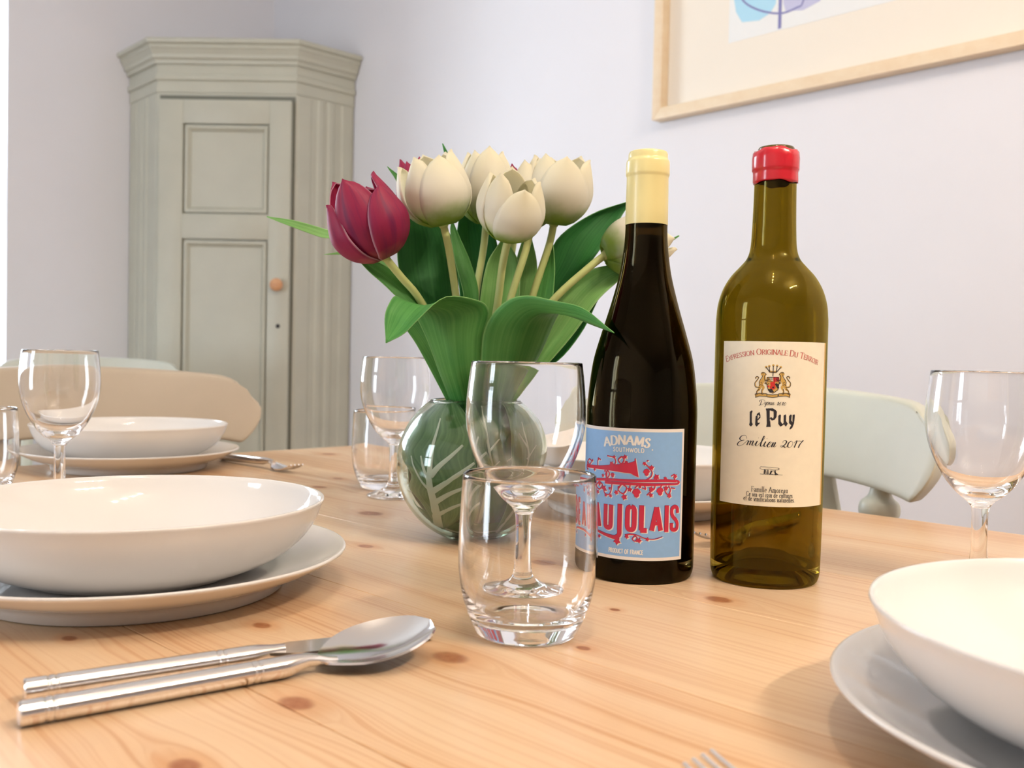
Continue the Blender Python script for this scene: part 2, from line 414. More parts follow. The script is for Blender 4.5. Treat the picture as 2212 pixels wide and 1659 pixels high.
def window(name, swap, c0, c1, z0, z1, d0, d1, nmull):
    """sash window set deep in its wall; c along the wall, d through it"""
    def bx(nm, ca, cb, za, zb, da, db, mat, par):
        V, F = box_vf(ca, cb, da, db, za, zb)
        V = [room(v[1], v[0], v[2]) if swap else room(v[0], v[1], v[2]) for v in V]
        return fix_normals(link_mesh(nm, V, F, mat, par, smooth=False))
    w = 0.05; dm = (d0+d1)/2
    V, F = [], []
    for q in ((c0, c0+w, z0, z1), (c1-w, c1, z0, z1), (c0, c1, z0, z0+w), (c0, c1, z1-w, z1), (c0, c1, (z0+z1)/2-0.03, (z0+z1)/2+0.03)):
        v, f = box_vf(q[0]+0.0005, q[1]-0.0005, d0, d1, q[2]+0.0005, q[3]-0.0005, len(V)); V += [room(p[1], p[0], p[2]) if swap else room(*p) for p in v]; F += f
    root = tag(fix_normals(link_mesh(name, V, F, M['trim'], smooth=False)), kind='structure')
    for k in range(1, nmull+1):
        c = c0+(c1-c0)*k/(nmull+1)
        bx('glazing_bar', c-0.014, c+0.014, z0+w, z1-w, d0+0.005, d1-0.005, M['trim'], root)
    for k in range(nmull+1):
        ca, cb = c0+(c1-c0)*k/(nmull+1), c0+(c1-c0)*(k+1)/(nmull+1)
        for za, zb in ((z0+w, (z0+z1)/2-0.03), ((z0+z1)/2+0.03, z1-w)):
            bx('pane', ca+0.014, cb-0.014, za, zb, dm-0.001, dm+0.001, M['pane'], root)
    return root
window('window_1', False, WIN1[0], WIN1[1], WIN1[2], WIN1[3], M_LEFT+0.19, M_LEFT+0.24, 1)
window('window_2', True, WIN2[0], WIN2[1], WIN2[2], WIN2[3], N_FAR-0.24, N_FAR-0.19, 1)

# ================================================================== corner cupboard
S0 = 3.7
CN = room(N_RIGHT, M_LEFT, 0)
ca, crr = 0.146*S0, 0.0595*S0
G = 0.004
lA = -NAX; wA = MAX
cc = CN + lA*G - wA*G
Lp = cc+lA*ca; FLp = Lp-wA*crr; Rp = cc-wA*ca; FRp = Rp+lA*crr
cup = empty('corner_cupboard', (FLp+FRp)/2)
tag(cup, 'tall sage green painted corner cupboard with panelled door and moulded cornice', 'cupboard')
C0 = Vector(cup.location)
def sweep(name, line, prof, mat, parent):
    """mitred moulding: line = outline points, prof = (out, z)"""
    V, F = [], []; n = len(line); k = len(prof)
    for i, p in enumerate(line):
        def nrm(a, b):
            d = (b-a).normalized(); return Vector((d.y, -d.x, 0))
        if i == 0: mv = nrm(line[0], line[1]); L = 1
        elif i == n-1: mv = nrm(line[-2], line[-1]); L = 1
        else:
            n1, n2 = nrm(line[i-1], p), nrm(p, line[i+1]); mv = (n1+n2).normalized(); L = 1/mv.dot(n1)
        for o_, z in prof: V.append(p+mv*o_*L+Vector((0, 0, z))-C0)
    for i in range(n-1):
        for j in range(k):
            j2 = (j+1) % k; F.append((i*k+j, i*k+j2, (i+1)*k+j2, (i+1)*k+j))
    F.append(tuple(range(k))); F.append(tuple((n-1)*k+j for j in range(k))[::-1])
    o = fix_normals(link_mesh(name, V, F, mat, parent, smooth=False)); return o
outline = [Lp, FLp, FRp, Rp]
sweepv = [Vector((p.x, p.y, 0)) for p in outline]
poly = [cc, Lp, FLp, FRp, Rp]
ZTOP = 1.898
V = [p-C0+Vector((0, 0, z)) for z in (0.0, 1.735) for p in poly]
carc = link_mesh('carcass', V, [(0,1,2,3,4)[::-1], (5,6,7,8,9)]+[(i, (i+1) % 5, (i+1) % 5+5, i+5) for i in range(5)], M['sage'], cup, smooth=False); fix_normals(carc)
sweep('frieze', sweepv, [(-0.01, 1.735), (0.003, 1.735), (0.003, 1.772), (0.010, 1.775), (0.010, 1.79), (0.004, 1.793), (0.004, 1.825), (-0.01, 1.825)], M['sage'], cup)
sweep('cornice', sweepv, [(-0.02, 1.825), (0.012, 1.825), (0.014, 1.836), (0.022, 1.842), (0.024, 1.852), (0.032, 1.866), (0.036, 1.870), (0.036, 1.880), (0.046, 1.884), (0.048, 1.893), (0.044, ZTOP), (-0.02, ZTOP)], M['sage'], cup)
V = [p-C0+Vector((0, 0, z)) for z in (1.86, 1.885) for p in poly]
fix_normals(link_mesh('top_board', V, [(0,1,2,3,4)[::-1], (5,6,7,8,9)]+[(i, (i+1) % 5, (i+1) % 5+5, i+5) for i in range(5)], M['sage'], cup, smooth=False))
sweep('plinth', sweepv, [(0.0, 0.0), (0.012, 0.0), (0.012, 0.10), (0.004, 0.115), (0.0, 0.115)], M['sage'], cup)
# reeded pilasters on the two returns
for A, B in ((Lp, FLp), (FRp, Rp)):
    d = (B-A).normalized(); nn = Vector((d.y, -d.x, 0)); W = (B-A).length
    for c, wd, dep in ((0.14, 0.09, 0.0025), (0.42, 0.045, 0.004), (0.60, 0.045, 0.004), (0.88, 0.07, 0.0025)):
        c0, c1 = W*c-wd*0.2*0+(-wd/2*0.62), W*c+wd/2*0.62
        pts = [(c0, 0), (c0+0.006, dep), (c1-0.006, dep), (c1, 0)]
        V = [A+d*a+nn*b+Vector((0, 0, z))-C0 for z in (0.14, 1.733) for a, b in pts]
        fix_normals(link_mesh('pilaster_reed', V, [(0,1,2,3), (4,5,6,7), (0,1,5,4), (1,2,6,5), (2,3,7,6), (3,0,4,7)], M['sage'], cup, smooth=False))
# door
ex = (FRp-FLp).normalized(); en = Vector((ex.y, -ex.x, 0)); DW = (FRp-FLp).length
def face(a, z, t): return FLp+ex*a+en*t+Vector((0, 0, z))-C0
def fbox(nm, a0, a1, z0, z1, t0, t1, mat, par, bev=0.0):
    V, F = box_vf(a0, a1, t0, t1, z0, z1); V = [face(v[0], v[2], v[1]) for v in V]
    o = fix_normals(link_mesh(nm, V, F, mat, par, smooth=False))
    if bev: bevel(o, bev)
    return o
fbox('door_gap_shade', 0.008, DW-0.002, 0.13, 1.726, 0.0003, 0.0008, M['sage_gap_shade'], cup)  # thin darker strip painting in the shade of the gap round the door
door = fbox('door', 0.014, DW-0.010, 0.14, 1.708, 0.001, 0.008, M['sage'], cup)
s = DW/294.0
P0, P1 = (400-340)*s, (582-340)*s
zs = [0.14, 0.36, 1.262, 1.342, 1.632, 1.708]
for a0, a1, q0, q1, nm in ((0.014, P0, 0.14, 1.708, 'stile'), (P1, DW-0.010, 0.14, 1.708, 'stile'), (P0, P1, zs[0], zs[1], 'rail'), (P0, P1, zs[2], zs[3], 'rail'), (P0, P1, zs[4], zs[5], 'rail')):
    fbox(nm, a0, a1, q0, q1, 0.008, 0.024, M['sage'], door, 0.0015)
for q0, q1 in ((zs[1], zs[2]), (zs[3], zs[4])):
    # picture-frame moulding inside each panel: outer dark quirk, bead, inner slope
    rings = [(0.0, 0.0105), (0.004, 0.0105), (0.006, 0.020), (0.014, 0.021), (0.020, 0.014), (0.024, 0.0085)]
    V, F = [], []
    for i, (ins, t) in enumerate(rings):
        for a, z in ((P0+ins, q0+ins), (P1-ins, q0+ins), (P1-ins, q1-ins), (P0+ins, q1-ins)): V.append(face(a, z, t))
    for i in range(len(rings)-1):
        for k in range(4): F.append((i*4+k, i*4+(k+1) % 4, (i+1)*4+(k+1) % 4, (i+1)*4+k))
    fix_normals(link_mesh('panel_moulding', V, F, M['sage'], door, smooth=False))
    fbox('panel', P0+0.024, P1-0.024, q0+0.024, q1-0.024, 0.0080, 0.0090, M['sage'], door)
kv, kf = lathe(smooth_prof([(0.0, 0.034), (0.012, 0.033), (0.0205, 0.025), (0.0195, 0.015), (0.011, 0.007), (0.010, 0.0)], 16), 24)
kc = face((601-336)*s, 1.117, 0.024); kup = en.to_track_quat('Z', 'Y').to_matrix()
link_mesh('knob', [kc+kup@Vector(v) for v in kv], kf, M['knob_wood'], door)['label'] = 'round pale wooden knob'
kc2 = face((602-336)*s, 0.985, 0.0242); kv, kf = lathe([(0.0, 0.0015), (0.006, 0.0015), (0.007, 0.0)], 16)
link_mesh('keyhole', [kc2+kup@Vector(v) for v in kv], kf, M['ink_black'], door)

# ================================================================== framed picture on the right wall
def wallP(s_, z, t): return room(N_RIGHT-t, M_LEFT-s_, z)
PS0, PZ0, PS1, PZ1, FW, FD = 1.850, 1.476, 2.85, 2.22, 0.026, 0.034
pic = empty('framed_picture', wallP((PS0+PS1)/2, PZ0, 0.001)); tag(pic, 'pale wooden framed abstract leaf print with wide cream mat hanging on the wall', 'picture')
PO = Vector(pic.location)
def pquad(nm, s0, s1, z0, z1, t0, t1, mat, par, bev=0):
    V, F = box_vf(s0, s1, t0, t1, z0, z1); o = fix_normals(link_mesh(nm, [wallP(v[0], v[2], v[1])-PO for v in V], F, mat, par, smooth=False))
    if bev: bevel(o, bev)
    return o
def fbar(nm, pts):   # mitred frame bar: 4 face corners
    V = [wallP(a, z, t)-PO for t in (0.001, FD) for a, z in pts]
    return bevel(fix_normals(link_mesh(nm, V, [(0,1,2,3), (4,5,6,7)]+[(i, (i+1) % 4, (i+1) % 4+4, i+4) for i in range(4)], M['frame_wood'], pic, smooth=False)), 0.0015)
fbar('frame_bar', [(PS0, PZ0), (PS1, PZ0), (PS1-FW, PZ0+FW), (PS0+FW, PZ0+FW)])
fbar('frame_bar', [(PS0, PZ1), (PS1, PZ1), (PS1-FW, PZ1-FW), (PS0+FW, PZ1-FW)])
fbar('frame_bar', [(PS0, PZ0), (PS0, PZ1), (PS0+FW, PZ1-FW), (PS0+FW, PZ0+FW)])
fbar('frame_bar', [(PS1, PZ0), (PS1, PZ1), (PS1-FW, PZ1-FW), (PS1-FW, PZ0+FW)])
mat_ = pquad('mat', PS0+FW-0.002, PS1-FW+0.002, PZ0+FW-0.002, PZ1-FW+0.002, 0.004, 0.008, M['mat_board'], pic)
RS0, RZ0, RS1, RZ1 = 2.045, 1.622, 2.655, 2.075
prn = pquad('print_sheet', RS0, RS1, RZ0, RZ1, 0.008, 0.0086, M['print_paper'], pic)
def wall_sz(px, py):
    P = onplane(px, py, wallP(0, 0, 0.0086), NAX); d = P-CN; return -d.dot(MAX), P.z
def flat_shape(nm, pts, mat, t):
    n = len(pts); cx = sum(p[0] for p in pts)/n; cz = sum(p[1] for p in pts)/n
    V = [wallP(a, z, t)-PO for a, z in pts]+[wallP(cx, cz, t)-PO]
    return fix_normals(link_mesh(nm, V, [(i, (i+1) % n, n) for i in range(n)], mat, prn, smooth=False))
sx_, sz_ = wall_sz(1684, 62)
flat_shape('printed_leaf_shape', [wall_sz(*p) for p in [(1586, 0), (1590, 26), (1603, 48), (1640, 44), (1664, 28), (1676, 8)]]+[(sx_-0.008, 1.76), (sx_-0.02, 1.82), (sx_-0.06, 1.84), (sx_-0.10, 1.81), (sx_-0.118, 1.765)], M['art_blue'], 0.0088)
flat_shape('printed_leaf_shape', [wall_sz(*p) for p in [(1692, 6), (1697, 24), (1735, 22), (1772, 2)]]+[(sx_+0.12, 1.76), (sx_+0.125, 1.80), (sx_+0.09, 1.84), (sx_+0.04, 1.85), (sx_+0.008, 1.80)], M['art_lilac'], 0.0088)
def line_shape(nm, pts, w, mat, t):
    pts = cr_spline(pts, 40) if len(pts) > 2 else pts; V, F = [], []
    for i, p in enumerate(pts):
        a, b = pts[max(i-1, 0)], pts[min(i+1, len(pts)-1)]; tx, tz = b[0]-a[0], b[1]-a[1]; L = math.hypot(tx, tz)
        V += [wallP(p[0]-tz/L*w/2, p[1]+tx/L*w/2, t)-PO, wallP(p[0]+tz/L*w/2, p[1]-tx/L*w/2, t)-PO]
        if i: F.append((2*i-2, 2*i-1, 2*i+1, 2*i))
    return fix_normals(link_mesh(nm, V, F, mat, prn, smooth=False))
line_shape('printed_stem_line', [(sx_, sz_), (sx_, 1.98)], 0.008, M['art_violet'], 0.009)
arc = [wall_sz(*p) for p in [(1606, 2), (1640, 22), (1685, 29), (1720, 17), (1736, 0)]]
line_shape('printed_stem_line', [(arc[0][0]-0.012, 1.79), (arc[0][0]-0.012, 1.745)]+arc+[(arc[-1][0]+0.012, 1.76), (arc[-1][0]+0.012, 1.80), (sx_, 1.86)], 0.004, M['art_violet'], 0.0091)

# ================================================================== dining table
table = empty('dining_table', (TC.x, TC.y, 0), math.atan2(U.y, U.x))
tag(table, 'honey coloured waxed pine dining table with knotty plank top', 'table')
NPL = 6; pw_ = TW/NPL
for k in range(NPL):
    y0_ = -TW/2+k*pw_
    o = box('plank', -TL/2, TL/2, y0_+0.00012, y0_+pw_-0.00012, TZ-0.030, TZ, M['pine'], table)
    bevel(o, 0.0005 if 0 < k < NPL-1 else 0.0009, 1)
for sy in (-1, 1):
    box('apron', -TL/2+0.09, TL/2-0.09, sy*(TW/2-0.07)-0.011, sy*(TW/2-0.07)+0.011, TZ-0.13, TZ-0.0305, M['pine'], table, 0.002)
for sx in (-1, 1):
    box('apron', sx*(TL/2-0.08)-0.011, sx*(TL/2-0.08)+0.011, -TW/2+0.09, TW/2-0.09, TZ-0.13, TZ-0.0305, M['pine'], table, 0.002)
lv, lf = lathe(smooth_prof([(0.0, 0.0), (0.022, 0.0), (0.028, 0.03), (0.024, 0.08), (0.038, 0.30), (0.042, 0.48), (0.026, 0.54), (0.040, 0.57), (0.030, 0.60), (0.042, 0.615), (0.042, 0.7190), (0.0, 0.7190)], 60), 32)
lm = None
for sx in (-1, 1):
    for sy in (-1, 1):
        if lm is None: o = link_mesh('leg', lv, lf, M['pine'], table, sharp=40); lm = o.data
        else: o = bpy.data.objects.new('leg', lm); COL.objects.link(o); o.parent = table
        o.location = (sx*(TL/2-0.08), sy*(TW/2-0.07), 0)

# ================================================================== chairs
def make_chair(label, mat):
    """farmhouse chair, sitter looks along +y, backrest at y<0"""
    c = empty('farmhouse_chair', (0, 0, 0)); tag(c, label, 'chair', 'painted farmhouse chairs')
    # shaped, bowed crest rail: cross-section grid swept over the width
    HW = 0.252
    def outline_z(a):          # a in -1..1 -> top, bottom
        s_ = abs(a)
        top = 0.876-0.016*s_**2
        bot = 0.776-0.016*s_**2
        if s_ > 0.80:
            q = (s_-0.80)/0.20; top -= 0.020*(1-math.sqrt(max(0, 1-q*q)))
        return top, bot
    def bow(a): return -0.215-0.0+0.075*abs(a)**2.0
    NA, NZ = 41, 11; V, F = [], []
    def pt(a, k, side):
        top, bot = outline_z(a); f = k/(NZ-1); z = bot+(top-bot)*f
        # scrolled ends: narrower towards the bottom
        xs = 1.0
        if abs(a) > 0.6:
            q = (abs(a)-0.6)/0.4; xs = 1-q*q*(0.12*(max(0, 0.66-f)/0.66)**2+0.085*(max(0, f-0.66)/0.34)**2)
        x = a*HW*xs; y = bow(a*xs)-0.020*(z-0.78)/0.1
        th = 0.030
        return Vector((x, y+(th/2 if side else -th/2), z))
    for side in (1, 0):
        for i in range(NA):
            for k in range(NZ): V.append(pt(-1+2*i/(NA-1), k, side))
    N_ = NA*NZ
    F = grid_faces(NA, NZ, 0)+grid_faces(NA, NZ, N_, True)
    ring = [k for k in range(NZ)]+[i*NZ+NZ-1 for i in range(1, NA)]+[(NA-1)*NZ+k for k in range(NZ-2, -1, -1)]+[i*NZ for i in range(NA-2, 0, -1)]
    for k in range(len(ring)):
        a, b = ring[k], ring[(k+1) % len(ring)]; F.append((a, b, b+N_, a+N_))
    cr = fix_normals(link_mesh('crest_rail', V, F, mat, c)); bevel(cr, 0.005, 3, 50)
    # turned back posts
    prof = smooth_prof([(0.014, 0), (0.013, 0.03), (0.019, 0.05), (0.013, 0.065), (0.017, 0.12), (0.019, 0.19), (0.015, 0.230), (0.013, 0.246), (0.0205, 0.258), (0.0205, 0.266), (0.0150, 0.274), (0.0215, 0.284), (0.0205, 0.296), (0.0120, 0.306), (0.0090, 0.334)], 70)
    for sx in (-1, 1):
        a = sx*0.74; top = Vector((a*HW*0.93, bow(a*0.93)-0.003, 0.790)); bot = Vector((sx*0.165, -0.17, 0.455))
        ax = (top-bot); R_ = ax.to_track_quat('Z', 'Y').to_matrix(); v, f = lathe(prof, 20)
        link_mesh('back_post', [bot+R_@Vector((p[0], p[1], p[2]*ax.length/0.334)) for p in v], f, mat, c)
    for a in (-0.36, 0.0, 0.36):
        top = Vector((a*HW, bow(a), 0.792)); bot = Vector((a*0.30, -0.19, 0.455)); V, F = [], []
        for i in range(13):
            f = i/12; p = bot.lerp(top, f)+Vector((0, -0.02*math.sin(PI*f), 0)); w = 0.011+0.017*math.exp(-((f-0.55)/0.28)**2); d = 0.006
            V += [p+Vector((-w, -d, 0)), p+Vector((w, -d, 0)), p+Vector((w, d, 0)), p+Vector((-w, d, 0))]
            if i:
                for k in range(4): F.append(((i-1)*4+k, (i-1)*4+(k+1) % 4, i*4+(k+1) % 4, i*4+k))
        F += [(0, 3, 2, 1), (48, 49, 50, 51)]
        bevel(fix_normals(link_mesh('spindle', V, F, mat, c, smooth=False)), 0.003, 2, 60)
    # saddle seat
    V, F = [], []; NS = 24
    rows = []
    for i in range(NS):
        y = -0.215+0.43*i/(NS-1); f = i/(NS-1); hw = (0.175+0.045*math.sin(PI/2*min(1, f*1.25)))*(1-max(0, (f-0.9)/0.1)**2*0.08)*(1-max(0, (0.12-f)/0.12)**2*0.16)
        rows.append([Vector((hw*(-1+2*j/20), y, 0.455-0.012*math.exp(-((y+0.03)/0.14)**2-((hw*(-1+2*j/20))/0.15)**2))) for j in range(21)])
    V = [p for r in rows for p in r]+[Vector((p.x*0.97, p.y*0.97, 0.422)) for r in rows for p in r]; n = NS*21
    F = grid_faces(NS, 21, 0)+grid_faces(NS, 21, n, True)
    ring = [j for j in range(21)]+[i*21+20 for i in range(1, NS)]+[(NS-1)*21+j for j in range(19, -1, -1)]+[i*21 for i in range(NS-2, 0, -1)]
    for k in range(len(ring)):
        a, b = ring[k], ring[(k+1) % len(ring)]; F.append((a, b, b+n, a+n))
    bevel(fix_normals(link_mesh('seat', V, F, mat, c)), 0.006, 2, 50)
    lp = smooth_prof([(0.011, 0), (0.013, 0.02), (0.016, 0.10), (0.019, 0.14), (0.014, 0.155), (0.020, 0.18), (0.021, 0.28), (0.016, 0.36), (0.014, 0.44)], 40)
    feet = {}
    for sx in (-1, 1):
        for sy in (-1, 1):
            top = Vector((sx*0.145, 0.14 if sy > 0 else -0.15, 0.425)); bot = Vector((sx*0.195, 0.19 if sy > 0 else -0.22, 0.0)); feet[(sx, sy)] = (bot, top)
            ax = top-bot; R_ = ax.to_track_quat('Z', 'Y').to_matrix(); v, f = lathe([(0, 0)]+lp, 18)
            link_mesh('leg', [bot+R_@Vector((p[0], p[1], p[2]*ax.length/0.44)) for p in v], f, mat, c)
    mids = {}
    for sx in (-1, 1):
        a = feet[(sx, 1)][0].lerp(feet[(sx, 1)][1], 0.40); b = feet[(sx, -1)][0].lerp(feet[(sx, -1)][1], 0.40); mids[sx] = a.lerp(b, 0.5)
        v, f = tube([a.lerp(b, i/8) for i in range(9)], [0.007+0.004*math.sin(PI*i/8) for i in range(9)], 12); fix_normals(link_mesh('stretcher', v, f, mat, c))
    a, b = mids[-1], mids[1]
    v, f = tube([a.lerp(b, i/8) for i in range(9)], [0.007+0.004*math.sin(PI*i/8) for i in range(9)], 12); fix_normals(link_mesh('stretcher', v, f, mat, c))
    return c
def copy_tree(o, parent=None):
    c = o.copy(); COL.objects.link(c)
    if parent: c.parent = parent
    for ch in list(o.children): copy_tree(ch, c)
    return c
def recolour(root, m):
    for ch in root.children:
        ch.data = ch.data.copy(); ch.data.materials.clear(); ch.data.materials.append(m)
def place_chair(c, center, faces):
    c.location = (center.x, center.y, 0); c.rotation_euler = (0, 0, math.atan2(faces.y, faces.x)-PI/2)
# crest ends sit 0.14 behind the chair's middle, its centre 0.215 behind
ch1 = make_chair('shade-tinted beige chair with rounded crest rail behind the far left place setting', M['chair_shaded'])
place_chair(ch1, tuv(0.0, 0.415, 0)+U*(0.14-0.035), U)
ch2 = copy_tree(ch1); recolour(ch2, M['chair_green']); tag(ch2, 'pale grey green chair behind the two wine bottles with turned posts showing')
place_chair(ch2, tuv(0.685, 0.0, 0)+VV*(0.14-0.035), VV)
ch3 = copy_tree(ch2); tag(ch3, 'pale green chair standing alone by the window behind the left chair')
cpos = aty(200, 790, 2.70); place_chair(ch3, Vector((cpos.x, cpos.y, 0))+Vector((0.03, -0.17, 0)), Vector((0.20, -1, 0)))

# ================================================================== ceiling lamps (out of frame, they light the room and show in the glass)
def spot_bar(label, n, m, ang, heads, watts):
    root = empty('ceiling_spotlight', room(n, m, CEIL), PW+ang); tag(root, label, 'lamp', 'ceiling spotlights')
    v, f = lathe([(0, -0.02), (0.05, -0.02), (0.055, -0.0005), (0, -0.0005)], 24); link_mesh('ceiling_plate', v, f, M['lamp_body'], root, sharp=40)
    w = 0.16*(heads-1)
    if heads > 1:
        v, f = tube([(-w/2-0.04, 0, -0.035), (w/2+0.04, 0, -0.035)], 0.009, 12); fix_normals(link_mesh('bar', v, f, M['lamp_body'], root))
    for k in range(heads):
        x = -w/2+0.16*k
        v, f = lathe([(0.0, -0.045), (0.022, -0.045), (0.032, -0.10), (0.029, -0.10), (0.020, -0.05), (0.0, -0.05)], 24)
        h = link_mesh('lamp_head', v, f, M['lamp_body'], root, sharp=40); h.location = (x, 0, 0)
        L = bpy.data.lights.new('spot_bulb', 'POINT'); L.energy = watts; L.color = LAMP_COL; L.shadow_soft_size = 0.020
        b = bpy.data.objects.new('spot_bulb', L); COL.objects.link(b); b.parent = root; b.location = (x, 0, -0.125)
spot_bar('white four headed spotlight bar on the ceiling over the near end of the table', 0.10, 0.05, 0.5, 4, LAMP_W*0.42)
spot_bar('white four headed spotlight bar on the ceiling behind the camera', 0.6, -1.0, 0.1, 4, LAMP_W*1.75)

# ================================================================== crockery
def dup(o, loc, label=None, rz=0.0, name=None):
    c = copy_tree(o); c.location = loc; c.rotation_euler = (0, 0, rz)
    if label: c['label'] = label
    return c
PLATE = smooth_prof([(0.0, 0.0062), (0.06, 0.0062), (0.0865, 0.0060)], 6)+[(0.0885, 0.0015), (0.0895, 0.0), (0.0922, 0.0), (0.0935, 0.0010), (0.0945, 0.0050)]+smooth_prof([(0.0962, 0.0084), (0.106, 0.0112), (0.120, 0.0165), (0.1322, 0.0234)], 12)+[(0.1337, 0.0244), (0.1342, 0.0254), (0.1336, 0.0262), (0.1322, 0.0262)]+smooth_prof([(0.130, 0.0252), (0.118, 0.0192), (0.103, 0.0135), (0.090, 0.0108), (0.060, 0.0102), (0.0, 0.0102)], 18)
BOWL = smooth_prof([(0.0, 0.003), (0.060, 0.003)], 4)+[(0.0635, 0.0008), (0.0645, 0.0), (0.0665, 0.0), (0.0690, 0.0010)]+smooth_prof([(0.0720, 0.0025), (0.090, 0.0105), (0.1045, 0.0215), (0.1140, 0.0350), (0.1188, 0.0480)], 16)+[(0.1195, 0.0495), (0.1192, 0.0506), (0.1180, 0.0508)]+smooth_prof([(0.1170, 0.0500), (0.1120, 0.0378), (0.1020, 0.0250), (0.0880, 0.0140), (0.070, 0.0075), (0.040, 0.0058), (0.0, 0.0055)], 24)
WELL = 0.0104
BOWL = [(r_, z_*0.93) for r_, z_ in BOWL]
def set_crockery(o, kind, label, xy, z):
    o.location = (xy[0], xy[1], z); tag(o, label, kind, 'white place settings'); return o
v, f = lathe(PLATE, 96); plate0 = fix_normals(link_mesh('dinner_plate', v, f, M['porcelain']))
v, f = lathe(BOWL, 96); bowl0 = fix_normals(link_mesh('pasta_bowl', v, f, M['porcelain']))
SET = {'FL': (-0.2405, 0.6185), 'BL': (-0.488, 1.2405), 'FR': (0.265, 0.366), 'BR': (0.137, 1.0)}
WORD = {'FL': 'nearest on the left, beside the knife and spoon', 'BL': 'at the far left end of the table before the left chair', 'FR': 'at the bottom right corner, cut by the frame edge', 'BR': 'half hidden behind the two wine bottles'}
first = True
for k, xy in SET.items():
    p = plate0 if first else dup(plate0, (0, 0, 0)); b = bowl0 if first else dup(bowl0, (0, 0, 0)); first = False
    set_crockery(p, 'plate', 'white porcelain dinner plate '+WORD[k], xy, TZ+0.0002)
    set_crockery(b, 'bowl', 'white porcelain bowl '+WORD[k], xy, TZ+0.0002+WELL)

# ================================================================== glasses
def split_lathe(root, segs, prof, mat, seg=72):
    """one closed glass surface, cut into named neighbouring parts that share their rims"""
    for nm, a, b in segs:
        v, f = lathe(prof[a:b+1], seg); link_mesh(nm, v, f, mat, root)
# wine glass: outer surface from the axis under the foot up to the rim, then down inside
foot_o = [(0.0, 0.0012), (0.018, 0.0010), (0.0262, 0.0), (0.0282, 0.0008), (0.0284, 0.0020), (0.0270, 0.0028)]+smooth_prof([(0.0245, 0.0036), (0.016, 0.0066), (0.0095, 0.0105), (0.0066, 0.0150)], 12)
stem_o = smooth_prof([(0.0060, 0.0185), (0.0054, 0.026), (0.0052, 0.040), (0.0053, 0.050), (0.0058, 0.0555)], 12)
bowl_o = smooth_prof([(0.0085, 0.0595), (0.0165, 0.0662), (0.0240, 0.0755), (0.0308, 0.0880), (0.0354, 0.1010), (0.0374, 0.1130), (0.0373, 0.1250), (0.0362, 0.1375), (0.0348, 0.1490)], 40)
rim = [(0.03462, 0.1500), (0.03425, 0.1502), (0.03385, 0.1496)]
bowl_i = smooth_prof([(0.0337, 0.1480), (0.0350, 0.1365), (0.0360, 0.1245), (0.0360, 0.1135), (0.0340, 0.1020), (0.0294, 0.0895), (0.0225, 0.0778), (0.0140, 0.0700), (0.0060, 0.0672), (0.0, 0.0668)], 40)
WG = foot_o+stem_o+bowl_o+rim+bowl_i
i1, i2 = len(foot_o)-1, len(foot_o)+len(stem_o)-1
def make_wine_glass():
    r = empty('wine_glass', (0, 0, 0)); split_lathe(r, (('foot', 0, i1), ('stem', i1, i2), ('bowl', i2, len(WG)-1)), WG, M['clear_glass']); return r
wg0 = make_wine_glass()
wl = aty(131, 758, 0.96); wr = aty(2128, 797, 0.67)
for k, (x, y, lab) in enumerate([(0.009, 0.6035, 'empty stemmed wine glass right behind the front tumbler'), (wl.x, wl.y, 'empty stemmed wine glass at the left before the left chair'),
                                 (-0.125, 1.038, 'empty stemmed wine glass left of the round tulip vase'), (wr.x, wr.y, 'empty stemmed wine glass at the right edge beside the green chair')]):
    g = wg0 if k == 0 else copy_tree(wg0)
    g.location = (x, y, TZ+0.0002); tag(g, lab, 'wine glass', 'stemmed wine glasses')
TB = [(0.0, 0.0016), (0.018, 0.0013), (0.0250, 0.0), (0.0272, 0.0006)]+smooth_prof([(0.0282, 0.0018), (0.0322, 0.0105), (0.0358, 0.0210), (0.0379, 0.0330), (0.0385, 0.0440), (0.0383, 0.0580), (0.0376, 0.0760), (0.0369, 0.0872)], 40)+[(0.03678, 0.0886), (0.03635, 0.0890), (0.0358, 0.0885)]+smooth_prof([(0.0355, 0.0870), (0.0361, 0.0760), (0.0368, 0.0580), (0.0369, 0.0440), (0.0361, 0.0330), (0.0336, 0.0220), (0.0285, 0.0130), (0.0200, 0.0092), (0.0, 0.0082)], 44)
v, f = lathe(TB, 72); tb0 = link_mesh('tumbler', v, f, M['clear_glass'])
for k, (x, y, lab) in enumerate([(0.0108, 0.5332, 'clear empty water tumbler in the front middle of the table'), (-0.143, 1.105, 'clear water tumbler left of the vase behind a wine glass'), (-0.547, 0.990, 'clear water tumbler cut by the left edge of the picture')]):
    g = tb0 if k == 0 else copy_tree(tb0)
    g.location = (x, y, TZ+0.0002); tag(g, lab, 'tumbler', 'water tumblers')

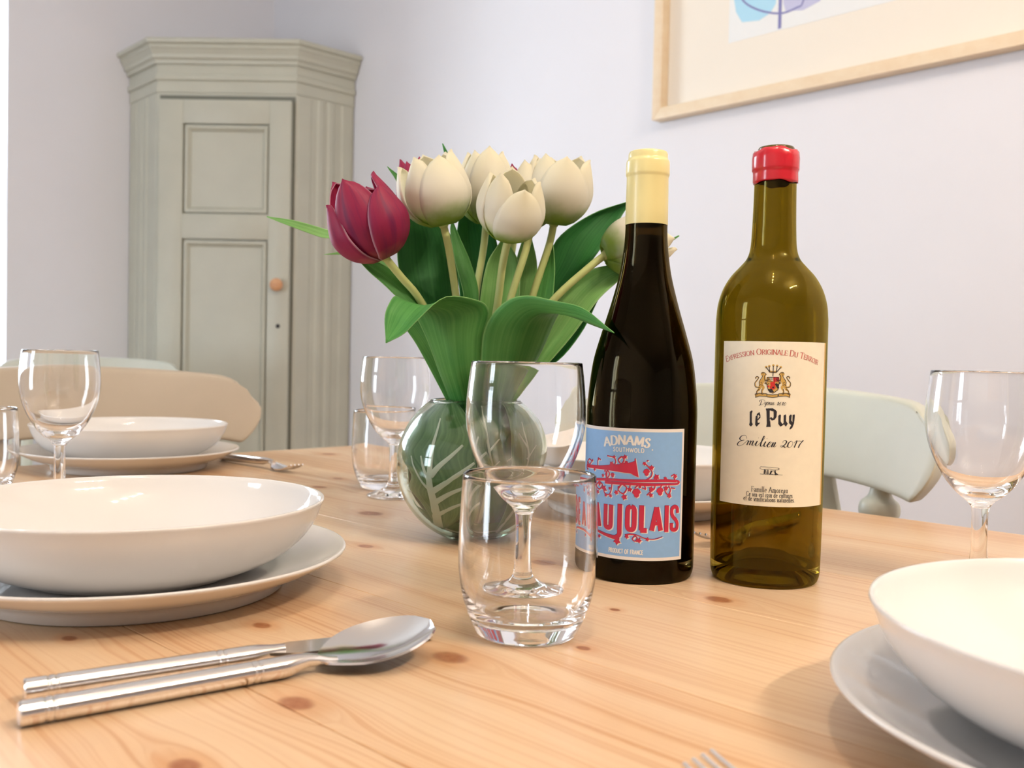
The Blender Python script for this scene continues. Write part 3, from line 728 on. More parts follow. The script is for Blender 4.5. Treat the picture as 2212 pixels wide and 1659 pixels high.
# ================================================================== cutlery (x runs from the handle end to the tip)
def cutlery_root(name, label, end, tip, cat, z=TZ):
    d = Vector(tip)-Vector(end); r = empty(name, (end[0], end[1], z+0.0002), math.atan2(d.y, d.x)); tag(r, label, cat, 'steel cutlery'); return r
def handle(root, L, r=0.0052, z0=0.0053, z1=0.0053, ext=(), flat=1.0):
    xs = [(0.0, 0.85), (0.0006, 1.0), (0.009, 1.0), (0.0095, 0.93), (0.0101, 0.93), (0.0106, 1.0), (0.0122, 1.0), (0.0127, 0.93), (0.0133, 0.93), (0.0138, 1.0)]
    e = L-0.016
    xs += [(0.03, 1.0), (0.06, 1.0), (e, 1.0), (e+0.0005, 0.93), (e+0.0011, 0.93), (e+0.0016, 1.0), (e+0.0032, 1.0), (e+0.0037, 0.93), (e+0.0043, 0.93), (e+0.0048, 1.0), (L, 1.0)]
    path = [(x, 0, z0+(z1-z0)*x/L) for x, _ in xs]; rad = [r*q for _, q in xs]
    for x, z, q in ext: path.append((x, 0, z)); rad.append(q)
    v, f = tube(path, rad, 32); return fix_normals(link_mesh('handle', v, f, M['steel'], root, sharp=22))
# knife
kn = cutlery_root('table_knife', 'steel table knife lying behind the spoon in front of the left plate', (-0.2070, 0.4115), (-0.1298, 0.4618), 'knife')
handle(kn, 0.098, ext=[(0.103, 0.0055, 0.0048), (0.110, 0.0058, 0.0036), (0.116, 0.0060, 0.0030)])
rows = []
for i in range(19):
    s_ = i/18; x = 0.106+0.091*s_
    up = 0.0035+0.0075*min(1, s_*6)*(1 if s_ < 0.82 else 1-0.65*((s_-0.82)/0.18)**2); dn = -0.0035-0.0055*min(1, max(0, s_-0.02)*9)*(1 if s_ < 0.7 else 1-0.9*((s_-0.7)/0.3)**1.6)
    rows.append([Vector((x, dn+(up-dn)*j/4, 0.0060-0.0040*s_)) for j in range(5)])
v, f, _ = sheet(rows, 0.0017); link_mesh('blade', v, f, M['steel'], kn, sharp=45)
# spoon
sp_ = cutlery_root('dessert_spoon', 'shiny steel spoon lying bowl up in front of the left plate', (-0.1955, 0.3850), (-0.1143, 0.4432), 'spoon')
handle(sp_, 0.112, ext=[(0.115, 0.0056, 0.0050), (0.119, 0.0063, 0.0042), (0.124, 0.0066, 0.0034), (0.129, 0.0058, 0.0029), (0.134, 0.0045, 0.0026), (0.139, 0.0038, 0.0022)])
rows = []
for i in range(25):
    s_ = i/24; x = 0.1290+0.0625*s_
    hw = 0.0226*max(0.0, math.sin(PI*s_))**(0.66 if s_ < 0.5 else 0.45)+0.0008
    zr = 0.0050+0.0112*s_; dep = 0.0092*(0.42+0.58*s_)*math.sin(PI*s_)**0.9 if 0 < s_ < 1 else 0
    rows.append([Vector((x, hw*t, zr+0.06*hw*t*min(1, s_*4)-dep*(1-abs(t)**2.2))) for t in [(-1+2*j/16) for j in range(17)]])
v, f, _ = sheet(rows, 0.0011); link_mesh('spoon_bowl', v, f, M['steel'], sp_, sharp=60)
def fork(label, tip, d):
    d = Vector(d).normalized(); end = Vector(tip)-d*0.192
    r = cutlery_root('table_fork', label, end, tip, 'fork')
    handle(r, 0.110, z1=0.0090, ext=[(0.118, 0.0100, 0.0042), (0.128, 0.0105, 0.0032), (0.138, 0.0095, 0.0030)])
    rows = []
    for i in range(9):
        s_ = i/8; x = 0.130+0.026*s_; hw = 0.003+0.0085*min(1, s_*1.3)**1.5; z = 0.0105-0.0075*s_**1.2
        rows.append([Vector((x, hw*(-1+j/4), z-0.0015*(1-(j/4-1)**2))) for j in range(9)])
    v, f, _ = sheet(rows, 0.0018); h = link_mesh('fork_head', v, f, M['steel'], r, sharp=50)
    for k in range(4):
        y = (-1.5+k)*0.0057; rows = []
        for i in range(9):
            s_ = i/8; x = 0.154+0.038*s_; w = 0.0017*(1-0.45*s_); z = 0.0030-0.0016*math.sin(PI*s_*0.7)+0.0095*s_**1.7
            rows.append([Vector((x, y-w, z)), Vector((x, y, z+0.0004)), Vector((x, y+w, z))])
        v, f, _ = sheet(rows, 0.0017); link_mesh('tine', v, f, M['steel'], h, sharp=50)
    return r
fork('steel fork beside the plate at the far left end of the table', (-0.268, 1.212, 0), U)
fork('steel fork partly hidden behind the two wine bottles', (0.159, 0.789, 0), VV)
fork('steel fork whose tine tips peek in at the bottom edge', (0.0690, 0.3425, 0), -U)

# ================================================================== lettering: pen strokes laid out on a label (s across, t up, metres)
GL = {
 'A': (.74, [[(0,0),(.37,1)], [(.37,1),(.74,0)], [(.13,.34),(.61,.34)]]), 'B': (.6, [[(.06,0),(.06,1)], 'c',[(.06,1),(.36,1),(.53,.9),(.55,.74),(.47,.58),(.3,.53),(.06,.53)], 'c',[(.06,.53),(.38,.53),(.58,.42),(.6,.25),(.5,.06),(.34,0),(.06,0)]]),
 'C': (.72, ['c',[(.68,.80),(.55,.96),(.36,1),(.14,.86),(.05,.5),(.14,.14),(.36,0),(.56,.04),(.7,.22)]]), 'D': (.74, [[(.08,0),(.08,1)], 'c',[(.08,1),(.38,1),(.62,.84),(.7,.5),(.62,.16),(.38,0),(.08,0)]]),
 'E': (.58, [[(.08,0),(.08,1)], [(.08,1),(.55,1)], [(.08,.53),(.46,.53)], [(.08,0),(.58,0)]]), 'F': (.54, [[(.08,0),(.08,1)], [(.08,1),(.54,1)], [(.08,.52),(.44,.52)]]),
 'G': (.78, ['c',[(.7,.82),(.55,.97),(.36,1),(.14,.86),(.05,.5),(.14,.14),(.38,0),(.6,.05),(.7,.16)], [(.7,.1),(.7,.42)], [(.48,.42),(.76,.42)]]), 'H': (.76, [[(.08,0),(.08,1)], [(.68,0),(.68,1)], [(.08,.52),(.68,.52)]]),
 'I': (.2, [[(.1,0),(.1,1)]]), 'J': (.36, [[(.3,1),(.3,.2)], 'c',[(.3,.22),(.27,.08),(.16,0),(.0,.04)]]), 'L': (.54, [[(.08,0),(.08,1)], [(.08,0),(.54,0)]]),
 'M': (.92, [[(.08,0),(.12,1)], [(.12,1),(.46,.1)], [(.46,.1),(.8,1)], [(.8,1),(.84,0)]]), 'N': (.78, [[(.08,0),(.08,1)], [(.08,1),(.7,0)], [(.7,0),(.7,1)]]),
 'O': (.8, ['c',[(.4,1),(.15,.87),(.05,.5),(.15,.13),(.4,0),(.65,.13),(.75,.5),(.65,.87),(.4,1)]]), 'P': (.58, [[(.08,0),(.08,1)], 'c',[(.08,1),(.38,1),(.55,.88),(.56,.68),(.44,.5),(.3,.46),(.08,.46)]]),
 'R': (.66, [[(.08,0),(.08,1)], 'c',[(.08,1),(.36,1),(.53,.88),(.54,.7),(.44,.54),(.3,.5),(.08,.5)], [(.3,.5),(.64,0)]]), 'S': (.52, ['c',[(.46,.84),(.36,.97),(.24,1),(.08,.9),(.08,.7),(.24,.55),(.42,.42),(.47,.24),(.38,.05),(.22,0),(.08,.06),(.02,.2)]]),
 'T': (.66, [[(.33,0),(.33,1)], [(0,1),(.66,1)]]), 'U': (.72, [[(.08,1),(.08,.3)], 'c',[(.08,.32),(.12,.1),(.36,0),(.6,.1),(.64,.32)], [(.64,.3),(.64,1)]]), 'W': (1.0, [[(0,1),(.25,0)], [(.25,0),(.5,.95)], [(.5,.95),(.75,0)], [(.75,0),(1,1)]]),
 'X': (.7, [[(0,1),(.7,0)], [(.7,1),(0,0)]]), '.': (.2, [[(.07,.0),(.13,.0)], [(.07,.06),(.13,.06)]]),
 'a': (.44, ['c',[(.06,.5),(.18,.62),(.32,.56),(.35,.42)], [(.35,.45),(.35,.06)], 'c',[(.35,.36),(.16,.32),(.05,.18),(.12,.02),(.26,.04),(.35,.16)], [(.35,.06),(.44,.0)]]), 'c': (.44, ['c',[(.4,.5),(.26,.62),(.1,.5),(.06,.3),(.12,.1),(.26,0),(.42,.1)]]),
 'd': (.5, [[(.4,0),(.4,1.04)], 'c',[(.4,.5),(.26,.62),(.1,.5),(.05,.3),(.1,.1),(.24,0),(.4,.12)]]), 'e': (.46, ['c',[(.06,.34),(.4,.36),(.38,.52),(.24,.62),(.1,.5),(.05,.3),(.1,.1),(.24,0),(.42,.1)]]),
 'f': (.3, [[(.14,0),(.14,.8)], 'c',[(.14,.78),(.18,.98),(.3,1.03),(.36,.95)], [(.0,.6),(.3,.6)]]), 'i': (.22, [[(.11,0),(.11,.6)], [(.08,.86),(.15,.86)]]), 'l': (.22, [[(.11,0),(.11,1.04)]]),
 'm': (.8, [[(.1,0),(.1,.6)], 'c',[(.1,.46),(.22,.6),(.36,.58),(.4,.42)], [(.4,.44),(.4,0)], 'c',[(.4,.46),(.52,.6),(.66,.58),(.7,.42)], [(.7,.44),(.7,0)]]), 'n': (.5, [[(.1,0),(.1,.6)], 'c',[(.1,.46),(.22,.6),(.36,.58),(.4,.42)], [(.4,.44),(.4,0)]]),
 'o': (.52, ['c',[(.26,.62),(.1,.52),(.05,.31),(.1,.1),(.26,0),(.42,.1),(.47,.31),(.42,.52),(.26,.62)]]), 'r': (.34, [[(.1,0),(.1,.6)], 'c',[(.1,.44),(.2,.58),(.33,.58)]]), 's': (.36, ['c',[(.3,.5),(.2,.62),(.08,.56),(.08,.42),(.2,.32),(.3,.2),(.26,.04),(.14,0),(.04,.1)]]),
 't': (.32, [[(.14,.82),(.14,.12)], 'c',[(.14,.14),(.18,.02),(.32,.06)], [(.02,.6),(.3,.6)]]), 'u': (.52, [[(.1,.6),(.1,.18)], 'c',[(.1,.2),(.16,.02),(.3,.02),(.4,.14)], [(.4,.6),(.4,0)]]), 'v': (.48, [[(.02,.6),(.24,0)], [(.24,0),(.46,.6)]]), ' ': (.3, []),
}
class Ink:
    def __init__(s): s.v = []; s.f = []
    def ribbon(s, pts, w, smooth=False, step=0.0006, contrast=None):
        """w: number or list; contrast=(thin,) makes horizontal parts thin like a pen"""
        if smooth and len(pts) > 2: P = cr_spline(pts, max(8, 7*(len(pts)-1)))
        else:
            P = []
            for a, b in zip(pts, pts[1:]):
                n = max(1, int(math.hypot(b[0]-a[0], b[1]-a[1])/step))
                n = min(n, 30)
                P += [(a[0]+(b[0]-a[0])*i/n, a[1]+(b[1]-a[1])*i/n) for i in range(n)]
            P.append(pts[-1])
        N = len(P); i0 = len(s.v)
        for i, p in enumerate(P):
            a, b = P[max(i-1, 0)], P[min(i+1, N-1)]; tx, ty = b[0]-a[0], b[1]-a[1]; L = math.hypot(tx, ty) or 1e-9; tx /= L; ty /= L
            ww = w if not isinstance(w, (list, tuple)) else cr_at(w, i/(N-1))
            if contrast is not None: ww = contrast+(ww-contrast)*abs(ty)**1.3
            s.v += [(p[0]-ty*ww/2, p[1]+tx*ww/2), (p[0]+ty*ww/2, p[1]-tx*ww/2)]
            if i: s.f.append((i0+2*i-2, i0+2*i-1, i0+2*i+1, i0+2*i))
    def poly(s, pts):
        n = len(pts); i0 = len(s.v); s.v += list(pts); s.v.append((sum(p[0] for p in pts)/n, sum(p[1] for p in pts)/n))
        s.f += [(i0+i, i0+(i+1) % n, i0+n) for i in range(n)]
    def disc(s, c, rx, ry=None, n=14): s.poly([(c[0]+rx*math.cos(2*PI*k/n), c[1]+(ry or rx)*math.sin(2*PI*k/n)) for k in range(n)])
    def vine_leaf(s, c, r, a=0.0):
        s.poly([(c[0]+r*(1.15 if k % 2 == 0 else 0.68)*math.cos(a+2*PI*k/10), c[1]+r*(1.15 if k % 2 == 0 else 0.68)*math.sin(a+2*PI*k/10)) for k in range(10)])
    def grapes(s, c, r):
        s.poly([(c[0]+r*x, c[1]+r*y) for x, y in ((-.5, .8), (.2, 1.0), (.75, .6), (.95, .1), (.6, -.2), (.55, -.75), (.1, -1.1), (-.4, -.9), (-.55, -.4), (-.95, -.1), (-.8, .45))])
    def glyph(s, ch, x, y, h, w, sx=1.0, thin=None, serif=False, slant=0.0, place=None):
        wd, st = GL[ch]; sm = False
        T = lambda p: place(x+(p[0]*sx+p[1]*slant)*h, y+p[1]*h) if place else (x+(p[0]*sx+p[1]*slant)*h, y+p[1]*h)
        for k in st:
            if k == 'c': sm = True; continue
            s.ribbon([T(p) for p in k], w, sm, contrast=thin)
            if serif and not sm:
                for p, q in ((k[0], k[-1]), (k[-1], k[0])):
                    if abs(p[0]-q[0]) < 0.5*abs(p[1]-q[1])+1e-6 and abs(p[1]-q[1]) > 0.3 and (abs(p[1]) < .02 or p[1] > .55):
                        d = 0.11; s.ribbon([T((p[0]-d/sx, p[1])), T((p[0]+d/sx, p[1]))], (thin or w)*1.0)
                if abs(k[0][1]-k[-1][1]) < 1e-6 and k[0][0] < k[-1][0] and ch in 'EFLT':
                    for p in ([k[-1]] if ch != 'T' else [k[0], k[-1]]):
                        sg = 1 if p[1] < .1 else -1
                        s.ribbon([T(p), T((p[0]+0.02, p[1]+sg*0.16))], (thin or w)*1.1)
            sm = False
        return wd*sx*h
    def width(s, txt, h, sx, gap): return sum(GL[c][0]*sx*h for c in txt)+gap*h*(len(txt)-1)
    def text(s, txt, cx, y, h, w, sx=1.0, thin=None, serif=False, slant=0.0, gap=0.16, caps=None, arc=None, fit=None):
        """centred line; caps: height of small capitals; arc: function s -> (dy, angle)"""
        hs = [h if (caps is None or up) else caps for up in [c.isupper() and (i == 0 or txt[i-1] == ' ') for i, c in enumerate(txt)]]
        up = [c.upper() if caps else c for c in txt]
        tot = sum(GL[c][0]*sx*q for c, q in zip(up, hs))+gap*h*(len(txt)-1)
        if fit: k = fit/tot; sx *= k; gap *= k; tot = fit
        x = cx-tot/2
        for c, q in zip(up, hs):
            wd = GL[c][0]*sx*q
            if c != ' ':
                pl = None
                if arc:
                    m = x+wd/2; dy, an = arc(m); pl = lambda X, Y, m=m, dy=dy, an=an: (m+(X-m)*math.cos(an)-(Y-y)*math.sin(an), y+dy+(X-m)*math.sin(an)+(Y-y)*math.cos(an))
                s.glyph(c, x, y, q, w*(0.9 if q < h else 1), sx, thin, serif, slant, pl)
            x += wd+gap*h
def cr_at(w, t):
    k = t*(len(w)-1); i = min(int(k), len(w)-2); return w[i]+(w[i+1]-w[i])*(k-i)
class Label:
    """cylindrical label on a bottle: angle 0 faces the camera, s = R*angle"""
    def __init__(s, axis, R):
        s.ax = Vector((axis[0], axis[1], 0)); s.R = R; s.fw = (-s.ax).normalized(); s.rt = Vector((-s.fw.y, s.fw.x, 0))
    def at(s, a, t, eps): th = a/s.R; return (s.fw*math.cos(th)+s.rt*math.sin(th))*(s.R+eps)+Vector((0, 0, t))
    def hit(s, px, py):
        d = ray(px, py); R = s.R+0.0002; ox, oy = CAM.x-s.ax.x, CAM.y-s.ax.y
        A = d.x*d.x+d.y*d.y; B = ox*d.x+oy*d.y; C_ = ox*ox+oy*oy-R*R; D = max(B*B-A*C_, 0)
        k = (-B-math.sqrt(D))/A; P = CAM+d*k; q = Vector((P.x-s.ax.x, P.y-s.ax.y, 0)); return s.R*math.atan2(q.dot(s.rt), q.dot(s.fw)), P.z-TZ
    def patch(s, nm, a0, a1, t0, t1, eps, mat, par, thick=0.0):
        n = max(4, int((a1-a0)/0.002)); V, F = [], []
        for t in (t0, t1):
            for i in range(n+1): V.append(s.at(a0+(a1-a0)*i/n, t, eps))
        F = grid_faces(2, n+1)
        if thick:
            for t in (t0, t1):
                for i in range(n+1): V.append(s.at(a0+(a1-a0)*i/n, t, eps-thick))
            o_ = 2*(n+1); F += grid_faces(2, n+1, o_, True)
            ring = list(range(n+1))+list(range(2*n+1, n, -1)); F += [(ring[k], ring[(k+1) % len(ring)], ring[(k+1) % len(ring)]+o_, ring[k]+o_) for k in range(len(ring))]
        return fix_normals(link_mesh(nm, V, F, mat, par, sharp=50))
    def ink(s, nm, ink, eps, mat, par): return link_mesh(nm, [s.at(a, t, eps) for a, t in ink.v], ink.f, mat, par, smooth=False)

# ================================================================== bottles
def bottle(name, label, xy, outer, wall, mat, base_r):
    r = empty(name, (xy[0], xy[1], TZ+0.0002)); tag(r, label, 'wine bottle', 'wine bottles')
    zt = outer[-1][1]
    inner = [(max(0.001, q-wall), z) for q, z in outer if z > 0.012]
    prof = [(0.0, 0.016), (base_r*0.35, 0.013), (base_r*0.7, 0.004), (base_r*0.86, 0.0), (base_r*0.93, 0.0)]+outer+[(outer[-1][0]-0.002, zt+0.0008)]+[(q, z) for q, z in reversed(inner)]
    prof += [(base_r*0.72, 0.0125), (base_r*0.4, 0.019), (0.0, 0.0215)]
    v, f = lathe(prof, 96); link_mesh('glass', v, f, mat, r, sharp=50); return r
# ---- red wine with the blue label
B1 = (0.0932, 0.6912); R1 = 0.0391
o1 = smooth_prof([(0.0376, 0.0012), (0.0388, 0.0055), (0.0391, 0.012), (0.0391, 0.04), (0.0391, 0.08), (0.0391, 0.115)], 24)+smooth_prof([(0.0390, 0.119), (0.0378, 0.134), (0.0352, 0.1525), (0.0300, 0.1715), (0.0243, 0.1905), (0.0187, 0.2120), (0.0159, 0.2300), (0.0149, 0.2435), (0.0147, 0.262), (0.0140, 0.275), (0.0134, 0.2960)], 60)
bo1 = bottle('wine_bottle', 'full dark red wine bottle with cream capsule and sky blue label', B1, o1, 0.0030, M['green_glass'], 0.0391)
wz = 0.2405
wprof = [(0.0, 0.0225), (0.0155, 0.0205), (0.028, 0.0140), (0.0345, 0.0135)]+[(q-0.0033, z) for q, z in o1 if 0.0145 < z < wz]
wprof += [(wprof[-1][0]-0.0002, wz), (0.0, wz)]
v, f = lathe(wprof, 96); link_mesh('wine', v, f, M['wine'], bo1, sharp=50)
cap = [(0.01495, 0.2485), (0.0151, 0.2490), (0.0150, 0.262), (0.01475, 0.2815), (0.0149, 0.2826), (0.01535, 0.2835), (0.01545, 0.2850), (0.0153, 0.2925), (0.0150, 0.2938), (0.0142, 0.2945), (0.0139, 0.2958), (0.01385, 0.2985), (0.0132, 0.3000), (0.0122, 0.3004), (0.0115, 0.2998), (0.0, 0.2998)]
v, f = lathe(cap, 64); link_mesh('capsule', v, f, M['cream_capsule'], bo1, sharp=40)['label'] = 'cream yellow foil capsule'
L1 = Label(B1, R1)
a_r, t_top = L1.hit(1478, 927); _, t_bot = L1.hit(1385, 1212); a_l = -R1*math.radians(84.0)
lab1 = L1.patch('label', a_l, a_r, t_bot, t_top, 0.00030, M['label_white'], bo1, 0.00022); lab1['label'] = 'square sky blue paper label with white border'
L1.patch('blue_field', a_l+0.0022, a_r-0.0018, t_bot+0.0022, t_top-0.0022, 0.00036, M['label_blue'], lab1)
c3 = lambda x, y: L1.hit(1220+x*320/1264.0, 880+y*320/1264.0)      # points read off the close-up of this label
def pl(*p): return [c3(*q) for q in p]
# maker's name
ik = Ink()
an_, tn_ = c3(520, 320); aL, tL = c3(345, 355); aR, tR = c3(735, 365)
def arc1(a):
    k = (a-an_)/((aR-aL)/2); return -0.0024*k*k+0.0003*k, -0.20*k-0.04
for w_, nm, mt, e in ((0.0016, 'lettering', M['ink_white'], 0.00044),):
    ik.text('ADNAMS', an_-0.0002, tn_+0.0002, 0.0060, w_, 0.95, 0.0007, True, gap=0.10, arc=arc1, fit=aR-aL-0.001)
    ik.disc(c3(747, 366), 0.0005); L1.ink('maker_lettering', ik, 0.00046, M['ink_white'], lab1); ik = Ink()
    a2, t2 = c3(541, 381); ik.text('SOUTHWOLD', a2, t2-0.0002, 0.0028, 0.00055, 0.95, None, False, gap=0.22, fit=c3(672, 380)[0]-c3(412, 370)[0]); L1.ink('town_lettering', ik, 0.00046, M['ink_white'], lab1); ik = Ink()
    a3, t3 = c3(515, 1253); ik.text('PRODUCT OF FRANCE', a3, t3+0.0002, 0.0029, 0.00055, 0.78, None, False, gap=0.16, fit=c3(662, 1240)[0]-c3(372, 1230)[0])
L1.ink('origin_lettering', ik, 0.00046, M['ink_white'], lab1)
# trumpet, vines and grapes: white shadow below, crimson on top
def vines(ink, d, grow):
    D = lambda pts: [(a+d[0], t+d[1]) for a, t in pts]
    g = grow
    th = 0.0007+g
    ink.ribbon(D(pl((196, 500), (300, 513), (420, 518), (500, 522), (560, 520), (600, 522), (618, 520))), [0.0020+g, 0.0024+g, 0.0044+g, 0.0058+g, 0.0072+g, 0.0105+g, 0.0135+g], True)
    ink.ribbon(D(pl((200, 470), (192, 510), (204, 535))), th*1.3, True)
    ink.ribbon(D(pl((180, 612), (350, 617), (560, 628), (700, 630), (850, 628), (950, 632))), 0.0017+g, True)
    ink.ribbon(D(pl((950, 627), (972, 640), (950, 657), (860, 660), (700, 662), (560, 655), (345, 640))), [0.0012+g, 0.0014+g, 0.0012+g, 0.0013+g, 0.0018+g, 0.0018+g, 0.0019+g], True)
    ink.ribbon(D(pl((362, 545), (360, 612))), 0.0009+g)
    for ring in (((368, 540), (385, 570), (368, 602), (352, 572), (368, 540)), ((488, 655), (530, 690), (500, 738), (458, 705), (488, 655)), ((298, 632), (325, 665), (298, 700), (275, 668), (298, 632)), ((488, 420), (508, 450), (485, 485), (460, 450), (488, 420)), ((215, 440), (232, 462), (215, 490), (202, 462), (215, 440)), ((885, 672), (900, 710), (880, 748), (855, 715), (872, 690))):
        ink.ribbon(D(pl(*ring)), th*1.1, True)
    for st in (((365, 415), (420, 430), (438, 465), (425, 495)), ((285, 500), (285, 460), (295, 440), (310, 450)), ((676, 480), (705, 500), (722, 520), (745, 555), (735, 595), (690, 625)), ((700, 462), (715, 455)), ((405, 640), (400, 700), (380, 745), (345, 735), (340, 712), (362, 710)), ((770, 655), (765, 695), (735, 720), (700, 752)),
               ((560, 660), (555, 690), (545, 705)), ((640, 655), (600, 690)), ((830, 660), (815, 690)), ((905, 590), (935, 575), (930, 600), (940, 622)), ((540, 470), (515, 480), (470, 495)), ((660, 690), (690, 700), (680, 665)), ((905, 690), (938, 695)), ((250, 510), (258, 535)), ((780, 590), (760, 615)), ((860, 605), (880, 625))):
        ink.ribbon(D(pl(*st)), th, True)
    for x, y, r in ((424, 425, .0011), (516, 425, .0014), (525, 470, .0010), (402, 483, .0016), (200, 470, .0012), (240, 455, .0010), (291, 440, .0009), (258, 530, .0012), (329, 583, .0012), (347, 545, .0008), (680, 482, .0012), (740, 517, .0016), (782, 597, .0019), (855, 607, .0011), (942, 590, .0014), (337, 690, .0019), (285, 722, .0014), (352, 752, .0011), (393, 757, .0012), (385, 693, .0010), (463, 683, .0009), (441, 728, .0015), (509, 768, .0019), (555, 703, .0016), (642, 680, .0010), (738, 700, .0017), (735, 752, .0014), (862, 693, .0017), (890, 757, .0016)):
        a, t = c3(x, y); ink.vine_leaf((a+d[0], t+d[1]), r+g*0.6, x*0.7)
    for x, y, r in ((698, 556, .0024), (410, 580, .0016), (612, 732, .0030), (812, 718, .0027), (300, 650, .0016)):
        a, t = c3(x, y); ink.grapes((a+d[0], t+d[1]), r+g*0.6)
i1_ = Ink(); vines(i1_, (0.00045, -0.00035), 0.0003); L1.ink('vine_print_shadow', i1_, 0.00042, M['ink_white'], lab1)
i1_ = Ink(); vines(i1_, (-0.00012, 0.00014), 0.0001); L1.ink('vine_print_outline', i1_, 0.00050, M['ink_navy'], lab1)
i1_ = Ink(); vines(i1_, (0, 0), 0.0); L1.ink('vine_print', i1_, 0.00058, M['ink_red'], lab1)
# the big name
_, tb = c3(560, 1062); _, tt = c3(560, 833); hB = tt-tb
deg = lambda a: R1*math.radians(a)
big = [('B', -79.5, -68.5), ('E', -66, -56.5), ('A', -53.5, -40.5), ('U', -37.5, -26.5), ('J', -24.5, -17.0), ('O', -13.6, -2.2), ('L', 0.2, 9.2), ('A', 10.4, 24.2), ('I', 26.0, 30.0), ('S', 31.4, 43.2)]
sw = 0.0031
BIGG = {'A': [[(0, 0), (.5, 1)], [(.5, 1), (1, 0)], [(.2, .3), (.8, .3)]], 'U': [[(0, 1), (0, .2)], 'c', [(0, .24), (.08, .06), (.5, 0), (.92, .06), (1, .24)], [(1, .2), (1, 1)]], 'O': ['c', [(.5, 1), (.06, .9), (0, .5), (.06, .1), (.5, 0), (.94, .1), (1, .5), (.94, .9), (.5, 1)]], 'L': [[(0, 1.07), (0, 0)], [(-.2, 0), (1.2, 0)]], 'I': [[(.5, -.07), (.5, 1.07)]], 'E': [[(0, -.07), (0, 1.07)], [(-.2, 1), (1.2, 1)], [(0, .52), (1, .52)], [(-.2, 0), (1.2, 0)]],
        'B': [[(0, -.07), (0, 1.07)], 'c', [(-.2, 1), (.6, 1), (1, .86), (1, .68), (.6, .54), (0, .54)], 'c', [(0, .54), (.6, .54), (1.05, .4), (1.05, .14), (.6, 0), (-.2, 0)]], 'S': ['c', [(1, .72), (.94, .92), (.5, 1), (.06, .92), (.02, .72), (.3, .55), (.75, .42), (1, .26), (.92, .06), (.5, 0), (.06, .06), (0, .3)]], 'J': [[(1, 1.07), (1, -.05)]]}
def bigname(ink, d, g):
    for ch, d0, d1 in big:
        x0, x1 = deg(d0)+sw/2, deg(d1)-sw/2; y0, y1 = tb+sw*0.38, tt-sw*0.38; sm = False
        for k in BIGG[ch]:
            if k == 'c': sm = True; continue
            ink.ribbon([(x0+p[0]*(x1-x0)+d[0], y0+p[1]*(y1-y0)+d[1]) for p in k], sw*(0.80 if ch in 'S' else 1)+g if not (ch == 'A' and k[0][1] == k[1][1]) else sw*0.75+g, sm); sm = False
    # the J runs on into a vine under the line
    xj = deg(-17.0)-sw/2
    ink.ribbon([(p[0]+d[0], p[1]+d[1]) for p in [(xj, tb+0.002), (xj-0.0002, tb-0.0028), (xj-0.0035, tb-0.0048), (xj-0.010, tb-0.0040), (xj-0.020, tb-0.0022), (deg(-70), tb-0.0030), (deg(-75), tb-0.0058), (deg(-71), tb-0.0070), (deg(-70), tb-0.0050)]], [sw+g, sw*.95+g, 0.0026+g, 0.0020+g, 0.0014+g, 0.0010+g, 0.0008+g, 0.0007+g, 0.0006+g], True)
    ink.ribbon([(a+d[0], t+d[1]) for a, t in pl((515, 1092), (560, 1085), (620, 1095), (680, 1120), (760, 1128), (832, 1106))], [0.0009+g, 0.0008+g, 0.0006+g, 0.0005+g, 0.0004+g, 0.0003+g], True)
    ink.ribbon([(a+d[0], t+d[1]) for a, t in pl((600, 1098), (620, 1120), (600, 1145), (578, 1125), (600, 1098))], 0.0006+g, True)
    for x, y, r in ((447, 1142, .0024), (530, 1105, .0014), (632, 1138, .0017), (705, 1128, .0012), (298, 1100, .0012)):
        a, t = c3(x, y); ink.vine_leaf((a+d[0], t+d[1]), r+g*0.6, x)
ik = Ink(); bigname(ik, (0.0007, -0.0005), 0.0002); L1.ink('name_print_shadow', ik, 0.00042, M['ink_white'], lab1)
ik = Ink(); bigname(ik, (-0.00018, 0.00016), 0.0002); L1.ink('name_print_outline', ik, 0.00050, M['ink_navy'], lab1)
ik = Ink(); bigname(ik, (0, 0), 0.0); L1.ink('name_print', ik, 0.00058, M['ink_red'], lab1)

# ---- olive bottle with the cream label and red wax
B2 = (0.1823, 0.6848); R2 = 0.0384
o2 = smooth_prof([(0.0362, 0.0012), (0.0374, 0.005), (0.0378, 0.011), (0.0382, 0.04), (0.0384, 0.09), (0.0384, 0.15), (0.0384, 0.180)], 24)+smooth_prof([(0.0383, 0.1835), (0.0372, 0.1940), (0.0340, 0.2045), (0.0288, 0.2135), (0.0226, 0.2205), (0.0182, 0.2260), (0.0160, 0.2330), (0.0152, 0.2440), (0.0147, 0.2600), (0.0144, 0.2780), (0.0143, 0.2960)], 60)
bo2 = bottle('wine_bottle', 'olive green wine bottle with red wax neck and tall cream label', B2, o2, 0.0030, M['olive_glass'], 0.0378)
wax = [(0.0150, 0.2790), (0.01535, 0.2786), (0.0156, 0.2800), (0.0155, 0.2850), (0.0156, 0.2868), (0.0162, 0.2876), (0.0163, 0.2890), (0.0164, 0.2960), (0.0159, 0.2998), (0.0148, 0.3016), (0.0128, 0.3020), (0.0106, 0.3012), (0.0100, 0.2996), (0.0098, 0.2970)]
v, f = lathe(wax, 64)
v = [(x*(1+0.010*math.sin(5*math.atan2(y, x))*(z > 0.28)+0.006*math.sin(11*math.atan2(y, x)+z*900)), y*(1+0.010*math.sin(5*math.atan2(y, x))*(z > 0.28)), z+(0.0007*math.sin(3*math.atan2(y, x)+1)+0.0004*math.sin(7*math.atan2(y, x)) if z < 0.2795 or z > 0.300 else 0)) for x, y, z in v]
wx = link_mesh('wax_seal', v, f, M['red_wax'], bo2); wx['label'] = 'broken red sealing wax around the bottle mouth'
